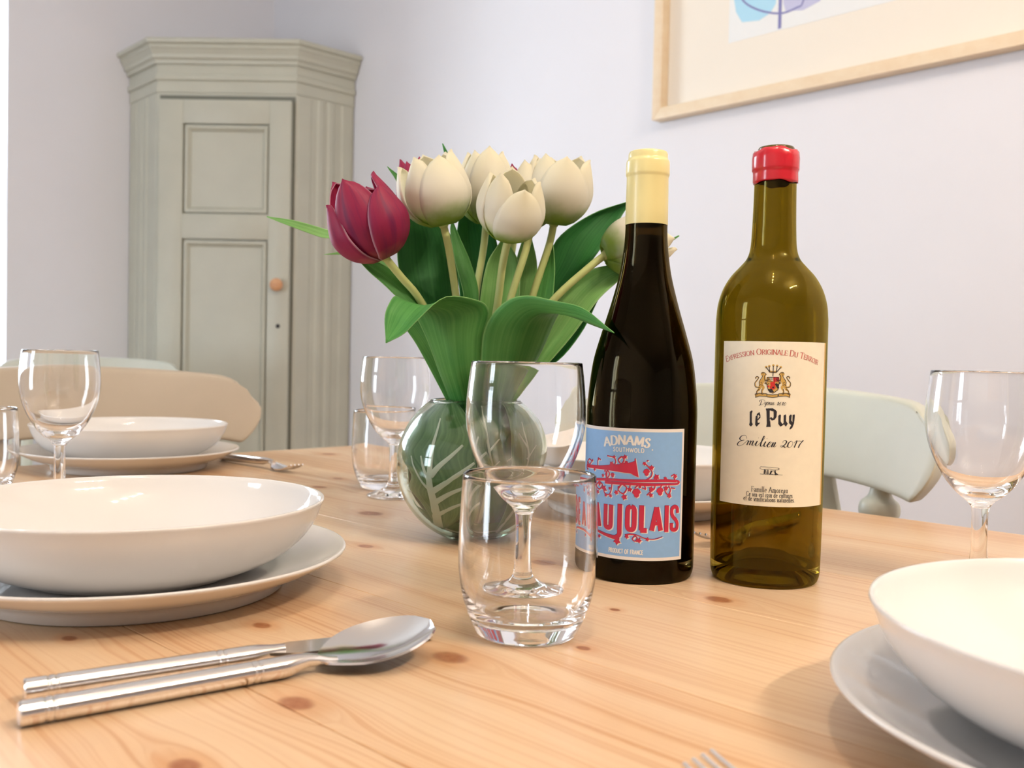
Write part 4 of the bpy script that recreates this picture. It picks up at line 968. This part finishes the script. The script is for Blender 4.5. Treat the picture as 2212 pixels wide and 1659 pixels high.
v, f = lathe([(0.0098, 0.2970), (0.0122, 0.3005), (0.0127, 0.3026), (0.0120, 0.3038), (0.0104, 0.3037), (0.0096, 0.3020), (0.0094, 0.2900)], 48); link_mesh('bottle_mouth', v, f, M['cork'], bo2)['label'] = 'bare glass lip of the opened bottle'
L2 = Label(B2, R2)
c4 = lambda x, y: L2.hit(1520+x*300/1244.0, 720+y*300/1244.0)
a_l, t_top2 = c4(184, 72); a_r2 = R2*math.radians(70); t_bot2 = c4(600, 1556)[1]
lab2 = L2.patch('label', a_l, a_r2, t_bot2, t_top2, 0.00030, M['label_cream'], bo2, 0.00022); lab2['label'] = 'cream paper label with coat of arms and black lettering'
L2.patch('gold_edge', a_r2-0.0022, a_r2, t_bot2, t_top2, 0.00036, M['ink_gold'], lab2)
p2 = lambda *p: [c4(*q) for q in p]
# red arched motto
ik = Ink()
am, tm = c4(618, 190); aL, tL = c4(215, 275); aR, tR = c4(1025, 297)
def arc2(a):
    k = (a-am)/((aR-aL)/2); return -0.0062*k*k-0.0004*k, -0.30*k
ik.text('Expression Originale Du Terroir', am, tm-0.0001, 0.0039, 0.00050, 0.92, 0.00022, True, gap=0.07, caps=0.0031, arc=arc2, fit=aR-aL)
L2.ink('motto_lettering', ik, 0.00042, M['ink_brick'], lab2)
# black lettering: small roman lines
ik = Ink()
for txt, xm, y0_, xl, xr, h in (('Famille Amoreau', 590, 1428, 428, 752, 0.0035), ('Ce vin est issu de cultures', 588, 1472, 382, 793, 0.0031), ('et de vinifications naturelles.', 585, 1512, 358, 813, 0.0031)):
    a, t = c4(xm, y0_); ik.text(txt, (c4(xl, y0_)[0]+c4(xr, y0_)[0])/2, t, h, 0.00036, 1.0, 0.00018, True, gap=0.12, fit=c4(xr, y0_)[0]-c4(xl, y0_)[0]); L2.ink('small_lettering', ik, 0.00044, M['ink_black'], lab2); ik = Ink()
# script lines (copperplate): strokes read off the close-up
def pen(ink, strokes, wmax, wmin):
    for pts in strokes:
        q = p2(*pts); P = cr_spline(q, 8*(len(q)-1)+1) if len(q) > 2 else q; N = len(P); i0 = len(ink.v)
        for i, p in enumerate(P):
            a, b = P[max(i-1, 0)], P[min(i+1, N-1)]; tx, ty = b[0]-a[0], b[1]-a[1]; Ln = math.hypot(tx, ty) or 1e-9; tx /= Ln; ty /= Ln
            dn = max(0, -ty); w = wmin+(wmax-wmin)*dn**1.5
            ink.v += [(p[0]-ty*w/2, p[1]+tx*w/2), (p[0]+ty*w/2, p[1]-tx*w/2)]
            if i: ink.f.append((i0+2*i-2, i0+2*i-1, i0+2*i+1, i0+2*i))
emilien = [[(388, 945), (378, 918), (345, 920), (325, 945), (340, 962), (365, 958), (325, 970), (304, 995), (318, 1010), (350, 1000), (372, 980)],
  [(372, 982), (390, 965), (402, 968), (388, 1003)], [(388, 1003), (410, 970), (424, 968), (410, 1003)], [(410, 1003), (432, 970), (446, 968), (434, 1000), (444, 1006), (466, 985)],
  [(482, 966), (466, 1000), (476, 1010), (500, 990)], [(490, 942), (494, 938)], [(500, 990), (540, 950), (548, 928), (538, 930), (510, 1000), (518, 1015), (542, 995)], [(556, 972), (540, 1005), (550, 1018), (568, 1000)], [(565, 948), (569, 944)],
  [(568, 1002), (598, 992), (606, 978), (592, 978), (572, 1005), (578, 1022), (604, 1008)], [(606, 1008), (622, 980), (608, 1022)], [(608, 1022), (632, 985), (642, 984), (628, 1014), (636, 1020), (650, 1008)],
  [(708, 985), (712, 968), (732, 962), (742, 976), (724, 1002), (696, 1022), (690, 1010), (712, 1010), (730, 1026), (746, 1010)], [(782, 968), (760, 985), (752, 1015), (768, 1026), (790, 1008), (796, 980), (784, 966)], [(806, 985), (834, 964), (810, 1026)], [(836, 968), (858, 966), (872, 970), (890, 962), (862, 995), (846, 1028)]]
pen(ik, emilien, 0.00085, 0.00022); L2.ink('script_lettering', ik, 0.00044, M['ink_black'], lab2); ik = Ink()
depuis = [[(520, 605), (508, 640), (495, 648), (512, 644), (540, 630), (548, 606), (525, 596), (505, 604), (502, 616)], [(548, 636), (562, 628), (560, 618), (550, 628), (552, 642), (566, 634)], [(572, 618), (546, 664)], [(568, 630), (580, 618), (584, 630), (570, 642), (564, 640)], [(594, 620), (586, 640), (596, 642), (606, 622)], [(606, 620), (600, 642), (610, 640)], [(616, 622), (610, 642), (618, 640)], [(620, 610), (622, 608)], [(632, 620), (624, 628), (630, 638), (620, 644), (618, 638)],
  [(660, 628), (672, 618), (660, 646)], [(694, 618), (676, 634), (676, 646), (688, 644), (690, 632), (678, 634)], [(704, 628), (714, 620), (702, 648)], [(732, 622), (720, 634), (720, 648), (732, 644), (738, 630), (732, 622)]]
pen(ik, depuis, 0.00042, 0.00014); L2.ink('date_lettering', ik, 0.00044, M['ink_black'], lab2); ik = Ink()
# blackletter name
def lz(pts, w): ik.ribbon(p2(*pts), w)
def blk(*pts): ik.poly(p2(*pts))
blk((414, 706), (432, 692), (432, 806), (442, 818), (424, 838), (408, 822), (414, 800)); blk((432, 692), (440, 700), (432, 722))
blk((466, 745), (484, 735), (484, 800), (494, 812), (474, 838), (462, 822)); blk((476, 726), (500, 708), (510, 738), (500, 744), (490, 730), (478, 744)); blk((482, 776), (508, 738), (510, 756), (486, 784)); blk((484, 806), (508, 802), (476, 838), (470, 828))
blk((562, 690), (592, 690), (592, 840), (560, 842), (566, 820), (564, 760)); blk((556, 676), (620, 674), (650, 694), (626, 702), (590, 692), (562, 700)); blk((622, 680), (656, 702), (652, 752), (636, 776), (616, 780), (628, 750), (626, 706)); blk((590, 764), (604, 752), (632, 776), (612, 784)); blk((596, 790), (600, 842), (592, 842), (592, 790))
blk((668, 742), (684, 728), (692, 736), (688, 800), (704, 816), (688, 838), (668, 816)); blk((716, 738), (734, 728), (738, 742), (736, 802), (752, 812), (736, 838), (716, 814)); blk((684, 822), (720, 806), (720, 816), (690, 838))
blk((764, 744), (780, 728), (788, 738), (782, 792), (798, 806), (784, 826), (764, 806)); blk((796, 734), (812, 728), (816, 740), (808, 810), (792, 850), (772, 866), (768, 856), (784, 844), (796, 806)); blk((780, 818), (800, 800), (800, 812), (784, 828))
L2.ink('name_lettering', ik, 0.00044, M['ink_black'], lab2); ik = Ink()
# dolmen sketch
pen(ik, [[(512, 1196), (560, 1200), (620, 1204), (668, 1210), (672, 1222), (640, 1226), (590, 1218), (530, 1220), (504, 1212), (512, 1196)], [(545, 1222), (540, 1260)], [(575, 1224), (578, 1264)], [(556, 1226), (560, 1262)], [(605, 1230), (590, 1268)], [(640, 1228), (646, 1266)], [(600, 1235), (640, 1235)], [(504, 1262), (560, 1266), (640, 1268), (706, 1272)], [(600, 1262), (650, 1272)]], 0.00045, 0.0002)
blk((585, 1268), (605, 1235), (618, 1232), (600, 1268)); blk((628, 1232), (645, 1250), (672, 1270), (640, 1268)); blk((545, 1225), (552, 1225), (548, 1262), (540, 1262)); blk((572, 1226), (580, 1228), (580, 1265), (570, 1264))
L2.ink('stone_sketch', ik, 0.00044, M['ink_black'], lab2)
# coat of arms: gold lions, crown and scroll, red and gold shield, black outlines
gold, redp, blk_ = Ink(), Ink(), Ink()
def g_(*p): gold.poly(p2(*p))
for sgn in (1, -1):
    X = (lambda x: x) if sgn == 1 else (lambda x: 1236-x)
    m = lambda *p: [(X(x), y) for x, y in p]
    bodyp = m((498, 440), (520, 408), (548, 412), (560, 448), (548, 478), (520, 478), (496, 470))
    gold.ribbon(p2(*m((512, 482), (520, 440), (540, 410), (540, 375))), [0.0022, 0.0029, 0.0024, 0.0018], True)
    gold.disc(c4(*m((534, 368))[0]), 0.0016, 0.0014); gold.ribbon(p2(*m((552, 368), (562, 374))), 0.0008)
    gold.ribbon(p2(*m((510, 470), (496, 505), (480, 520), (476, 545))), [0.0022, 0.0016, 0.0010, 0.0009], True); gold.ribbon(p2(*m((520, 470), (535, 490), (522, 520), (528, 545))), [0.0022, 0.0016, 0.0010, 0.0009], True)
    gold.ribbon(p2(*m((545, 420), (575, 425), (585, 410))), [0.0013, 0.0009, 0.0007], True); gold.ribbon(p2(*m((545, 445), (572, 455), (585, 448))), [0.0013, 0.0009, 0.0007], True)
    gold.ribbon(p2(*m((506, 485), (472, 480), (462, 450), (480, 425), (492, 400), (478, 392), (466, 404))), 0.0006, True)
    for st in (((505, 475), (498, 440), (520, 400), (530, 378)), ((555, 455), (545, 400), (548, 385)), ((500, 500), (478, 520), (472, 548), (486, 548)), ((524, 500), (520, 525), (522, 548), (536, 548)), ((505, 488), (466, 484), (458, 450), (476, 424), (494, 398), (478, 388), (464, 400), (470, 412)), ((516, 362), (530, 352), (552, 360), (558, 374), (544, 384)), ((545, 420), (575, 424), (588, 408)), ((545, 448), (572, 460), (588, 448)), ((512, 440), (524, 452)), ((508, 460), (530, 470)), ((526, 366), (538, 366))):
        blk_.ribbon(p2(*m(*st)), 0.00034, True)
    gold.ribbon(p2(*m((460, 560), (500, 552), (565, 556))), 0.0020, True); blk_.ribbon(p2(*m((462, 545), (500, 538), (566, 543), (566, 568), (500, 564), (464, 577), (470, 560), (460, 545))), 0.00035, False)
gold.ribbon(p2((566, 560), (618, 564), (664, 560)), 0.0019, True); blk_.ribbon(p2((566, 548), (618, 554), (664, 548), (664, 572), (618, 577), (566, 572), (566, 548)), 0.00035)
gold.poly(p2((568, 395), (672, 395), (676, 450), (664, 510), (620, 540), (578, 510), (564, 450)))
redp.poly(p2((622, 393), (673, 393), (674, 436), (624, 438))); redp.poly(p2((596, 440), (640, 436), (642, 470), (598, 472))); redp.disc(c4(618, 486), 0.0019, 0.0016); redp.disc(c4(580, 478), 0.0007)
blk_.ribbon(p2((568, 395), (672, 395), (676, 450), (664, 510), (620, 540), (578, 510), (564, 450), (568, 395)), 0.0004)
for k in range(4): blk_.ribbon(p2((578+k*9, 505-k*2), (598+k*9, 534-k*2)), 0.0006); blk_.ribbon(p2((640+k*8, 455), (664+k*3, 495)), 0.0005)
for k in range(3): blk_.ribbon(p2((634+k*14, 395), (634+k*14, 436)), 0.0003); blk_.ribbon(p2((570, 404+k*14), (618, 404+k*14)), 0.0003)
for q in (((620, 388), (622, 350)), ((612, 352), (636, 352)), ((560, 306), (592, 350), (650, 352), (690, 308)), ((592, 350), (586, 300)), ((622, 350), (624, 292)), ((650, 352), (658, 296))): blk_.ribbon(p2(*q), 0.0005)
gold.ribbon(p2((588, 345), (622, 349), (656, 346)), 0.0014, True)
for x, y in ((560, 304), (588, 297), (624, 290), (658, 294), (690, 306)): gold.disc(c4(x, y), 0.0008); blk_.ribbon(p2((x-5, y+6), (x+5, y+6)), 0.0004)
blk_.disc(c4(622, 488), 0.0006)
L2.ink('crest_gold_print', gold, 0.00038, M['ink_gold'], lab2); L2.ink('crest_red_print', redp, 0.00043, M['ink_scarlet'], lab2); L2.ink('crest_line_print', blk_, 0.00048, M['ink_black'], lab2)

# ================================================================== round glass vase
VX, VY, VR, VC = -0.0305, 0.816, 0.0655, 0.0617
vase = empty('globe_vase', (VX, VY, TZ+0.0002)); tag(vase, 'round clear glass globe vase lined with large green leaves', 'vase')
def globe(r, lo, hi, n): return [(r*math.cos(lo+(hi-lo)*i/(n-1)), VC+r*math.sin(lo+(hi-lo)*i/(n-1))) for i in range(n)]
lo_o = -math.asin((VC-0.0004)/VR); hi_o = math.asin((0.1150-VC)/VR)
VI = VR-0.0022; lo_i = -math.asin((VC-0.0062)/VI); hi_i = math.asin((0.1150-VC)/VI)
go = globe(VR, lo_o, hi_o, 60); gi = globe(VI, hi_i, lo_i, 60)
vprof = [(0.0, 0.0012), (go[0][0]*0.8, 0.0008), (go[0][0]*0.95, 0.0)]+go+[(go[-1][0]-0.0003, 0.1160), (go[-1][0]-0.0013, 0.1164), (gi[0][0]+0.0002, 0.1160)]+gi+[(0.0, 0.0060)]
v, f = lathe(vprof, 96); link_mesh('glass', v, f, M['vase_glass'], vase)
VCEN = Vector((VX, VY, TZ+0.0002+VC))
def on_globe(px, py, r, back=False):
    d = ray(px, py); oc = CAM-VCEN; A = d.dot(d); B = oc.dot(d); C_ = oc.dot(oc)-r*r; D = B*B-A*C_
    if D < 0:
        P = CAM+d*(-B/A); return VCEN+(P-VCEN).normalized()*r
    return CAM+d*((-B+(math.sqrt(D) if back else -math.sqrt(D)))/A)
def globe_leaf(label, left, right, r, mat, veins, back=False, ripple=0.0015, nr=26, nc=15):
    L = [on_globe(*p, r, back) for p in cr_spline(left, nr)]; R = [on_globe(*p, r, back) for p in cr_spline(right, nr)]
    rows = []
    for i, (a, b) in enumerate(zip(L, R)):
        row = []
        for j in range(nc):
            p = a.lerp(b, j/(nc-1)); t = abs(2*j/(nc-1)-1)
            rr = r-ripple*(0.5+0.5*math.sin(i*0.9+3*t))*t - (0.0008 if j == nc//2 else 0)
            row.append(VCEN+(p-VCEN).normalized()*rr)
        rows.append(row)
    base = rows[0][nc//2].copy()
    root = empty('lining_leaf', base); tag(root, label, 'leaf', 'large leaves curled inside the vase')
    v, f, uv = sheet([[p-base for p in row] for row in rows], 0.0005); link_mesh('blade', v, f, mat, root, uvs=uv)
    for path, w0, w1 in veins:
        P = [on_globe(*p, r+0.0005, back) for p in cr_spline(path, 14)]; V, F = [], []
        for i, p in enumerate(P):
            t = (P[min(i+1, 13)]-P[max(i-1, 0)]).normalized(); nn = (p-VCEN).normalized(); sd = t.cross(nn).normalized(); w = 1.9*(w0+(w1-w0)*i/13)
            V += [p-sd*w/2-base-nn*0.0004, p-base+nn*0.0003, p+sd*w/2-base-nn*0.0004]
            if i:
                a = 3*(i-1); F += [(a, a+1, a+4, a+3), (a+1, a+2, a+5, a+4)]
        link_mesh('vein', V, F, M['vein'], root)
    return root
globe_leaf('broad variegated green leaf with white veins pressed inside the vase front left', [(950, 1140), (918, 1096), (886, 1056), (890, 1028), (868, 986), (884, 944), (900, 912), (950, 866)], [(962, 1142), (1002, 1110), (1012, 1072), (1034, 1040), (1026, 990), (1036, 950), (1012, 905), (985, 866)], VI-0.0016, M['lining_leaf'],
  [([(948, 1134), (938, 1085), (928, 1045), (930, 1000), (936, 960)], 0.0048, 0.0016), ([(927, 1042), (915, 1010), (910, 985)], 0.0020, 0.0008), ([(931, 1028), (948, 1008), (975, 985), (1000, 962)], 0.0028, 0.0010), ([(934, 1062), (965, 1042), (1005, 1015), (1025, 1000)], 0.0026, 0.0010), ([(940, 1085), (975, 1065), (1020, 1048)], 0.0024, 0.0010), ([(945, 1112), (980, 1095), (1010, 1085)], 0.0020, 0.0008), ([(932, 1062), (912, 1040), (895, 1008), (890, 985)], 0.0014, 0.0006), ([(936, 960), (945, 930), (952, 905)], 0.0016, 0.0006)])
globe_leaf('darker green leaf curled inside the vase behind the front leaf', [(985, 1150), (945, 1100), (960, 1000), (975, 900), (990, 862)], [(1010, 1152), (1080, 1110), (1110, 1010), (1095, 900), (1040, 862)], VI-0.0085, M['lining_leaf_dark'],
  [([(1000, 1150), (1030, 1060), (1035, 960), (1020, 880)], 0.0026, 0.0010), ([(1028, 1060), (1065, 1020)], 0.0014, 0.0006), ([(1032, 1000), (1070, 960)], 0.0014, 0.0006)])
globe_leaf('olive green leaf curled inside the vase on the right side', [(1055, 1150), (1090, 1090), (1100, 1000), (1095, 910), (1075, 868)], [(1070, 1152), (1150, 1100), (1178, 1010), (1165, 930), (1110, 868)], VI-0.0022, M['lining_leaf'],
  [([(1062, 1150), (1120, 1080), (1142, 1000), (1125, 920)], 0.0020, 0.0008), ([(1138, 1010), (1160, 975)], 0.0012, 0.0006), ([(1140, 980), (1118, 945)], 0.0012, 0.0006), ([(1125, 1070), (1160, 1040)], 0.0012, 0.0006)])
globe_leaf('dark green leaf lining the back of the vase', [(930, 1140), (885, 1060), (885, 960), (940, 880)], [(1120, 1140), (1170, 1060), (1170, 960), (1110, 880)], VI-0.0060, M['lining_leaf_dark'], [([(1025, 1140), (1028, 1000), (1025, 890)], 0.003, 0.001)], back=True)
globe_leaf('deep green leaf folded across the bottom of the vase', [(886, 1082), (950, 1118), (1040, 1132), (1115, 1112), (1162, 1078)], [(930, 1146), (975, 1163), (1030, 1168), (1080, 1162), (1128, 1142)], VI-0.0030, M['lining_leaf_dark'], [([(930, 1130), (1000, 1150), (1080, 1145)], 0.0018, 0.0008)])

# ================================================================== tulips
def P3(px, py, dy): return aty(px, py, VY+dy)
def edge_leaf(parent, origin, rows_px, mat, cup=0.004, n=30, m=11, wave=0.0):
    """a leaf lofted between two edges; rows_px = (lx, ly, ldepth, rx, ry, rdepth)"""
    R = cr_spline(rows_px, n); rows = []
    for i, q in enumerate(R):
        a, b = P3(*q[:3]), P3(*q[3:]); w = (b-a).length
        j_ = R[min(i+1, n-1)]; k_ = R[max(i-1, 0)]
        ax = ((P3(*j_[:3])+P3(*j_[3:]))-(P3(*k_[:3])+P3(*k_[3:]))); nr = ax.cross(b-a)
        nr = nr.normalized() if nr.length > 1e-12 else Vector((0, 1, 0))
        row = []
        for j in range(m):
            t = 2*j/(m-1)-1; c = cup*min(1, w/0.03)
            row.append(a.lerp(b, j/(m-1))+nr*(c*(1-t*t)+wave*math.sin(i*0.5)*t*min(1, w/0.03)-(0.0009*min(1, w/0.02) if j == m//2 else 0))-origin)
        rows.append(row)
    v, f, uv = sheet(rows, 0.0006); return link_mesh('leaf', v, f, mat, parent, uvs=uv)
NECK = Vector((VX, VY, TZ+0.118))
def tulip(label, base, tip, width, mat, stem, opened=0.0, spin=0.0, leans=None, lens=(1.0, 1.0), group='tulips in the globe vase'):
    b, t = P3(*base), P3(*tip); ax = t-b; Lh = ax.length
    foot_ = P3(*stem[-1]); root = empty('tulip', foot_); tag(root, label, 'tulip', group); O = foot_
    # stem: from inside the vase up to the flower
    pts = [P3(*p) for p in reversed(stem)]+[b, b+ax*0.04]
    path = cr_spline([tuple(p) for p in pts], 28)
    v, f = tube([Vector(p)-O for p in path], [0.0031]*28, 12); fix_normals(link_mesh('stem', v, f, M['stem_mat'], root))
    Rm = width/2*(b.y/FPX)
    Q = ax.to_track_quat('Z', 'Y').to_matrix() @ Matrix.Rotation(spin, 3, 'Z')
    for layer in (0, 1):
        for k in range(3):
            phi = 2*PI*k/3+(PI/3 if layer else 0); rows = []; ns, nt = 20, 11
            lean = random.uniform(-0.06, 0.10)+opened*(1.0 if layer == 0 else 0.6); ln = random.uniform(0.92, 1.03)*lens[layer]; tw = random.uniform(-0.16, 0.16)
            if leans: lean += leans[k+3*layer]
            for i in range(ns):
                s_ = i/(ns-1)
                r = Rm*(0.16+0.84*math.sin(PI*min(1, (s_*1.02+0.02))**0.62*0.74)**1.0)
                r *= (1-0.34*max(0, s_-0.45)**1.5*1.6)
                r = r*(0.93 if layer == 1 else 1.0)+lean*Rm*s_**2.2
                hw = Rm*0.84*math.sin(PI*min(1, 0.10+0.90*s_**0.96))**0.60*(1 if s_ < 0.995 else 0.3)
                row = []
                for j in range(nt):
                    u_ = 2*j/(nt-1)-1
                    an = phi+tw*s_+u_*hw/max(r, Rm*0.42)
                    rr = r*(1-0.10*u_*u_*s_)+(0.0010 if layer == 0 else 0)+0.0006*math.cos(u_*PI)*(s_ > 0.1)
                    z = Lh*ln*(s_-0.035*u_*u_*s_)
                    row.append(b-O+Q@Vector((rr*math.cos(an), rr*math.sin(an), z)))
                rows.append(row)
            v, f, uv = sheet(rows, 0.0007); link_mesh('petal', v, f, mat, root, uvs=uv)
    # small green receptacle
    v, f = lathe([(0.0, -0.003), (0.0034, -0.002), (0.0052, 0.002), (0.0040, 0.005), (0.0, 0.006)], 14)
    link_mesh('receptacle', [b-O+Q@Vector(p) for p in v], f, M['stem_mat'], root)
    return root, O
PWH, PPU = M['petal_white'], M['petal_purple']
t1, O1 = tulip('large purple tulip leaning left at the front of the bunch', (832, 556, -0.045), (750, 384, -0.060), 166, PPU, [(868, 600, -0.035), (905, 645, -0.025), (955, 740, -0.01), (1000, 870, 0.0), (1010, 960, 0.0)], 0.08, 0.35, [.22, .26, .10, .04, .08, .0], (0.84, 1.02))
t2, O2 = tulip('white tulip on the left, just right of the purple one', (958, 486, -0.02), (924, 322, -0.03), 152, PWH, [(970, 540, -0.02), (985, 640, -0.015), (1000, 760, -0.01), (1012, 870, -0.005), (1016, 960, 0.0)], 0.02, -0.35, [.0, .0, .36, .0, .05, .0], (0.92, 1.0))
t3, O3 = tulip('white tulip behind, in the middle of the bunch', (1050, 482, 0.025), (1052, 322, 0.022), 126, PWH, [(1044, 540, 0.022), (1028, 640, 0.015), (1022, 760, 0.01), (1020, 870, 0.006), (1020, 960, 0.0)], 0.02, 0.9)
t4, O4 = tulip('white tulip lowest in front with a yellowish open cup', (1098, 516, -0.05), (1118, 372, -0.074), 142, PWH, [(1086, 570, -0.045), (1075, 655, -0.035), (1058, 760, -0.02), (1040, 870, -0.01), (1034, 960, 0.0)], 0.06, 0.55, [.0, .08, .05, .05, .0, .05], (0.92, 1.0))
t5, O5 = tulip('white tulip on the right with petals spread wide', (1196, 484, 0.0), (1214, 328, -0.01), 150, PWH, [(1186, 530, 0.0), (1160, 610, 0.0), (1118, 740, 0.0), (1064, 870, 0.0), (1046, 960, 0.0)], 0.14, 0.3, [.10, .0, .15, .2, .0, .1], (0.96, 1.0))
t6, O6 = tulip('white tulip bud leaning right behind the red wine bottle', (1306, 552, -0.005), (1448, 500, 0.0), 130, PWH, [(1270, 580, -0.01), (1192, 652, -0.012), (1125, 750, -0.005), (1070, 870, 0.0), (1050, 960, 0.0)], -0.02, 0.5)
t7, O7 = tulip('white tulip mostly hidden behind the lowest front one', (1146, 490, -0.005), (1152, 352, 0.0), 104, PWH, [(1136, 540, -0.005), (1103, 645, -0.01), (1075, 760, -0.006), (1048, 870, 0.0), (1038, 960, 0.0)], 0.0, 1.1)
t8, O8 = tulip('purple tulip hidden behind the left white tulip, tip showing', (912, 498, 0.045), (888, 346, 0.05), 92, PPU, [(940, 580, 0.04), (975, 700, 0.025), (1005, 870, 0.01), (1012, 960, 0.005)], 0.0, 0.2)
t9, O9 = tulip('purple tulip hidden behind the middle white tulips, edges showing', (1112, 500, 0.055), (1126, 358, 0.06), 84, PPU, [(1100, 580, 0.05), (1070, 720, 0.03), (1042, 870, 0.012), (1034, 960, 0.008)], 0.0, 0.6)
DK, LG, MD = M['leaf_dark'], M['leaf_light'], M['leaf']
# leaves, each growing with one of the stems (left edge, right edge)
edge_leaf(t1, O1, [(990, 900, -.02, 1010, 900, -.02), (960, 800, -.02, 985, 790, -.015), (900, 690, -.03, 925, 660, -.02), (840, 625, -.035, 870, 600, -.03), (795, 585, -.04, 810, 563, -.04), (766, 552, -.045, 768, 550, -.045)], MD, 0.003)
edge_leaf(t1, O1, [(985, 900, .02, 1000, 900, .02), (930, 740, .02, 950, 720, .02), (850, 620, .02, 860, 590, .02), (745, 527, .025, 760, 515, .025), (690, 512, .03, 700, 494, .03), (630, 490, .03, 640, 477, .03), (576, 469, .035, 577, 467, .035)], LG, 0.002)
edge_leaf(t1, O1, [(990, 880, .035, 1000, 880, .035), (900, 680, .035, 910, 660, .035), (800, 570, .04, 805, 556, .04), (750, 552, .04, 752, 543, .04), (700, 550, .04, 701, 549, .04)], LG, 0.001)
edge_leaf(t2, O2, [(985, 900, .01, 1015, 900, .01), (940, 760, .01, 1000, 760, .015), (885, 660, .0, 992, 650, .02), (860, 570, .0, 988, 570, .025), (862, 500, .0, 975, 510, .025), (878, 455, .005, 930, 455, .02), (888, 438, .01, 892, 438, .01)], DK, 0.006)
edge_leaf(t3, O3, [(1005, 900, .02, 1030, 900, .02), (1000, 720, .03, 1060, 720, .03), (990, 600, .035, 1080, 600, .04), (985, 520, .04, 1070, 510, .045), (990, 460, .045, 1040, 450, .05), (968, 370, .05, 990, 370, .05), (955, 310, .052, 957, 310, .052)], DK, 0.004)
edge_leaf(t3, O3, [(1015, 900, .0, 1022, 900, .0), (1005, 740, .0, 1022, 740, .0), (1002, 640, .0, 1034, 640, .01), (982, 560, .005, 1018, 570, .012), (973, 500, .01, 990, 505, .012), (976, 476, .012, 978, 476, .012)], MD, 0.003)
edge_leaf(t4, O4, [(1020, 900, .01, 1050, 900, .01), (1030, 740, .01, 1100, 740, .01), (1038, 640, .01, 1122, 640, .01), (1052, 570, .012, 1120, 570, .014), (1072, 535, .014, 1105, 535, .015), (1088, 512, .015, 1090, 512, .015)], LG, 0.006)
edge_leaf(t7, O7, [(1040, 900, .02, 1060, 900, .02), (1080, 740, .02, 1130, 740, .022), (1104, 640, .02, 1158, 640, .026), (1114, 570, .022, 1160, 570, .028), (1128, 520, .024, 1150, 520, .028), (1140, 490, .026, 1142, 490, .026)], LG, 0.005)
edge_leaf(t5, O5, [(1045, 900, .0, 1060, 900, .0), (1100, 760, .0, 1150, 760, -.005), (1140, 680, .0, 1188, 670, -.008), (1160, 610, .0, 1198, 600, -.005), (1176, 550, .005, 1197, 550, .0), (1190, 508, .005, 1192, 508, .005)], MD, 0.004)
edge_leaf(t5, O5, [(1050, 900, .02, 1075, 900, .02), (1100, 760, .025, 1160, 760, .025), (1140, 660, .03, 1210, 660, .03), (1180, 580, .03, 1270, 575, .03), (1205, 515, .03, 1320, 505, .035), (1280, 462, .035, 1350, 455, .04), (1368, 432, .04, 1370, 433, .04)], DK, 0.006)
edge_leaf(t6, O6, [(1060, 900, .0, 1080, 900, .0), (1130, 780, .0, 1180, 790, -.01), (1180, 690, .0, 1240, 720, -.012), (1225, 625, .0, 1290, 650, -.01), (1270, 585, .005, 1332, 610, -.005), (1330, 570, .008, 1365, 582, .0), (1392, 560, .01, 1394, 562, .01)], LG, 0.005)
edge_leaf(t6, O6, [(1060, 905, .01, 1084, 905, .01), (1084, 850, .01, 1112, 850, .005), (1110, 812, .01, 1150, 812, .0), (1150, 750, .015, 1210, 775, .0), (1190, 690, .02, 1258, 715, .005), (1230, 640, .02, 1288, 655, .01), (1290, 590, .025, 1315, 600, .02), (1330, 560, .03, 1332, 561, .03)], DK, 0.006)
edge_leaf(t6, O6, [(1250, 640, .04, 1256, 660, .04), (1330, 580, .045, 1340, 600, .045), (1400, 540, .05, 1408, 552, .05), (1466, 508, .05, 1468, 510, .05)], MD, 0.002)
edge_leaf(t8, O8, [(990, 880, .05, 1005, 880, .05), (930, 640, .055, 960, 640, .055), (885, 480, .06, 905, 470, .06), (860, 400, .06, 872, 392, .06), (836, 360, .06, 837, 359, .06)], MD, 0.002)
edge_leaf(t2, O2, [(985, 905, -.01, 1015, 905, -.02), (930, 800, -.025, 985, 800, -.035), (898, 742, -.035, 950, 735, -.042), (874, 706, -.04, 915, 690, -.045), (866, 680, -.042, 880, 672, -.045), (862, 664, -.043, 863, 663, -.043)], MD, 0.004)
# the two front leaves that fold over
edge_leaf(t4, O4, [(985, 905, -.012, 1042, 905, -.018), (968, 850, -.02, 1040, 850, -.027), (946, 800, -.035, 1040, 790, -.05), (918, 722, -.045, 1044, 722, -.06), (894, 674, -.05, 1056, 674, -.066), (868, 650, -.055, 1034, 647, -.074), (850, 640, -.062, 965, 642, -.088), (836, 662, -.07, 905, 690, -.094), (832, 695, -.074, 868, 722, -.09), (833, 741, -.08, 835, 741, -.08)], MD, -0.007, 40, 13, 0.001)
edge_leaf(t5, O5, [(1038, 905, -.012, 1090, 905, -.012), (1040, 850, -.024, 1112, 850, -.014), (1040, 795, -.05, 1160, 775, -.04), (1044, 722, -.066, 1192, 710, -.055), (1062, 680, -.074, 1210, 676, -.065), (1100, 649, -.082, 1222, 668, -.074), (1150, 638, -.09, 1232, 672, -.084), (1204, 650, -.102, 1248, 684, -.098), (1262, 668, -.128, 1286, 703, -.130), (1326, 718, -.168, 1327, 719, -.168)], MD, -0.007, 40, 13, 0.001)
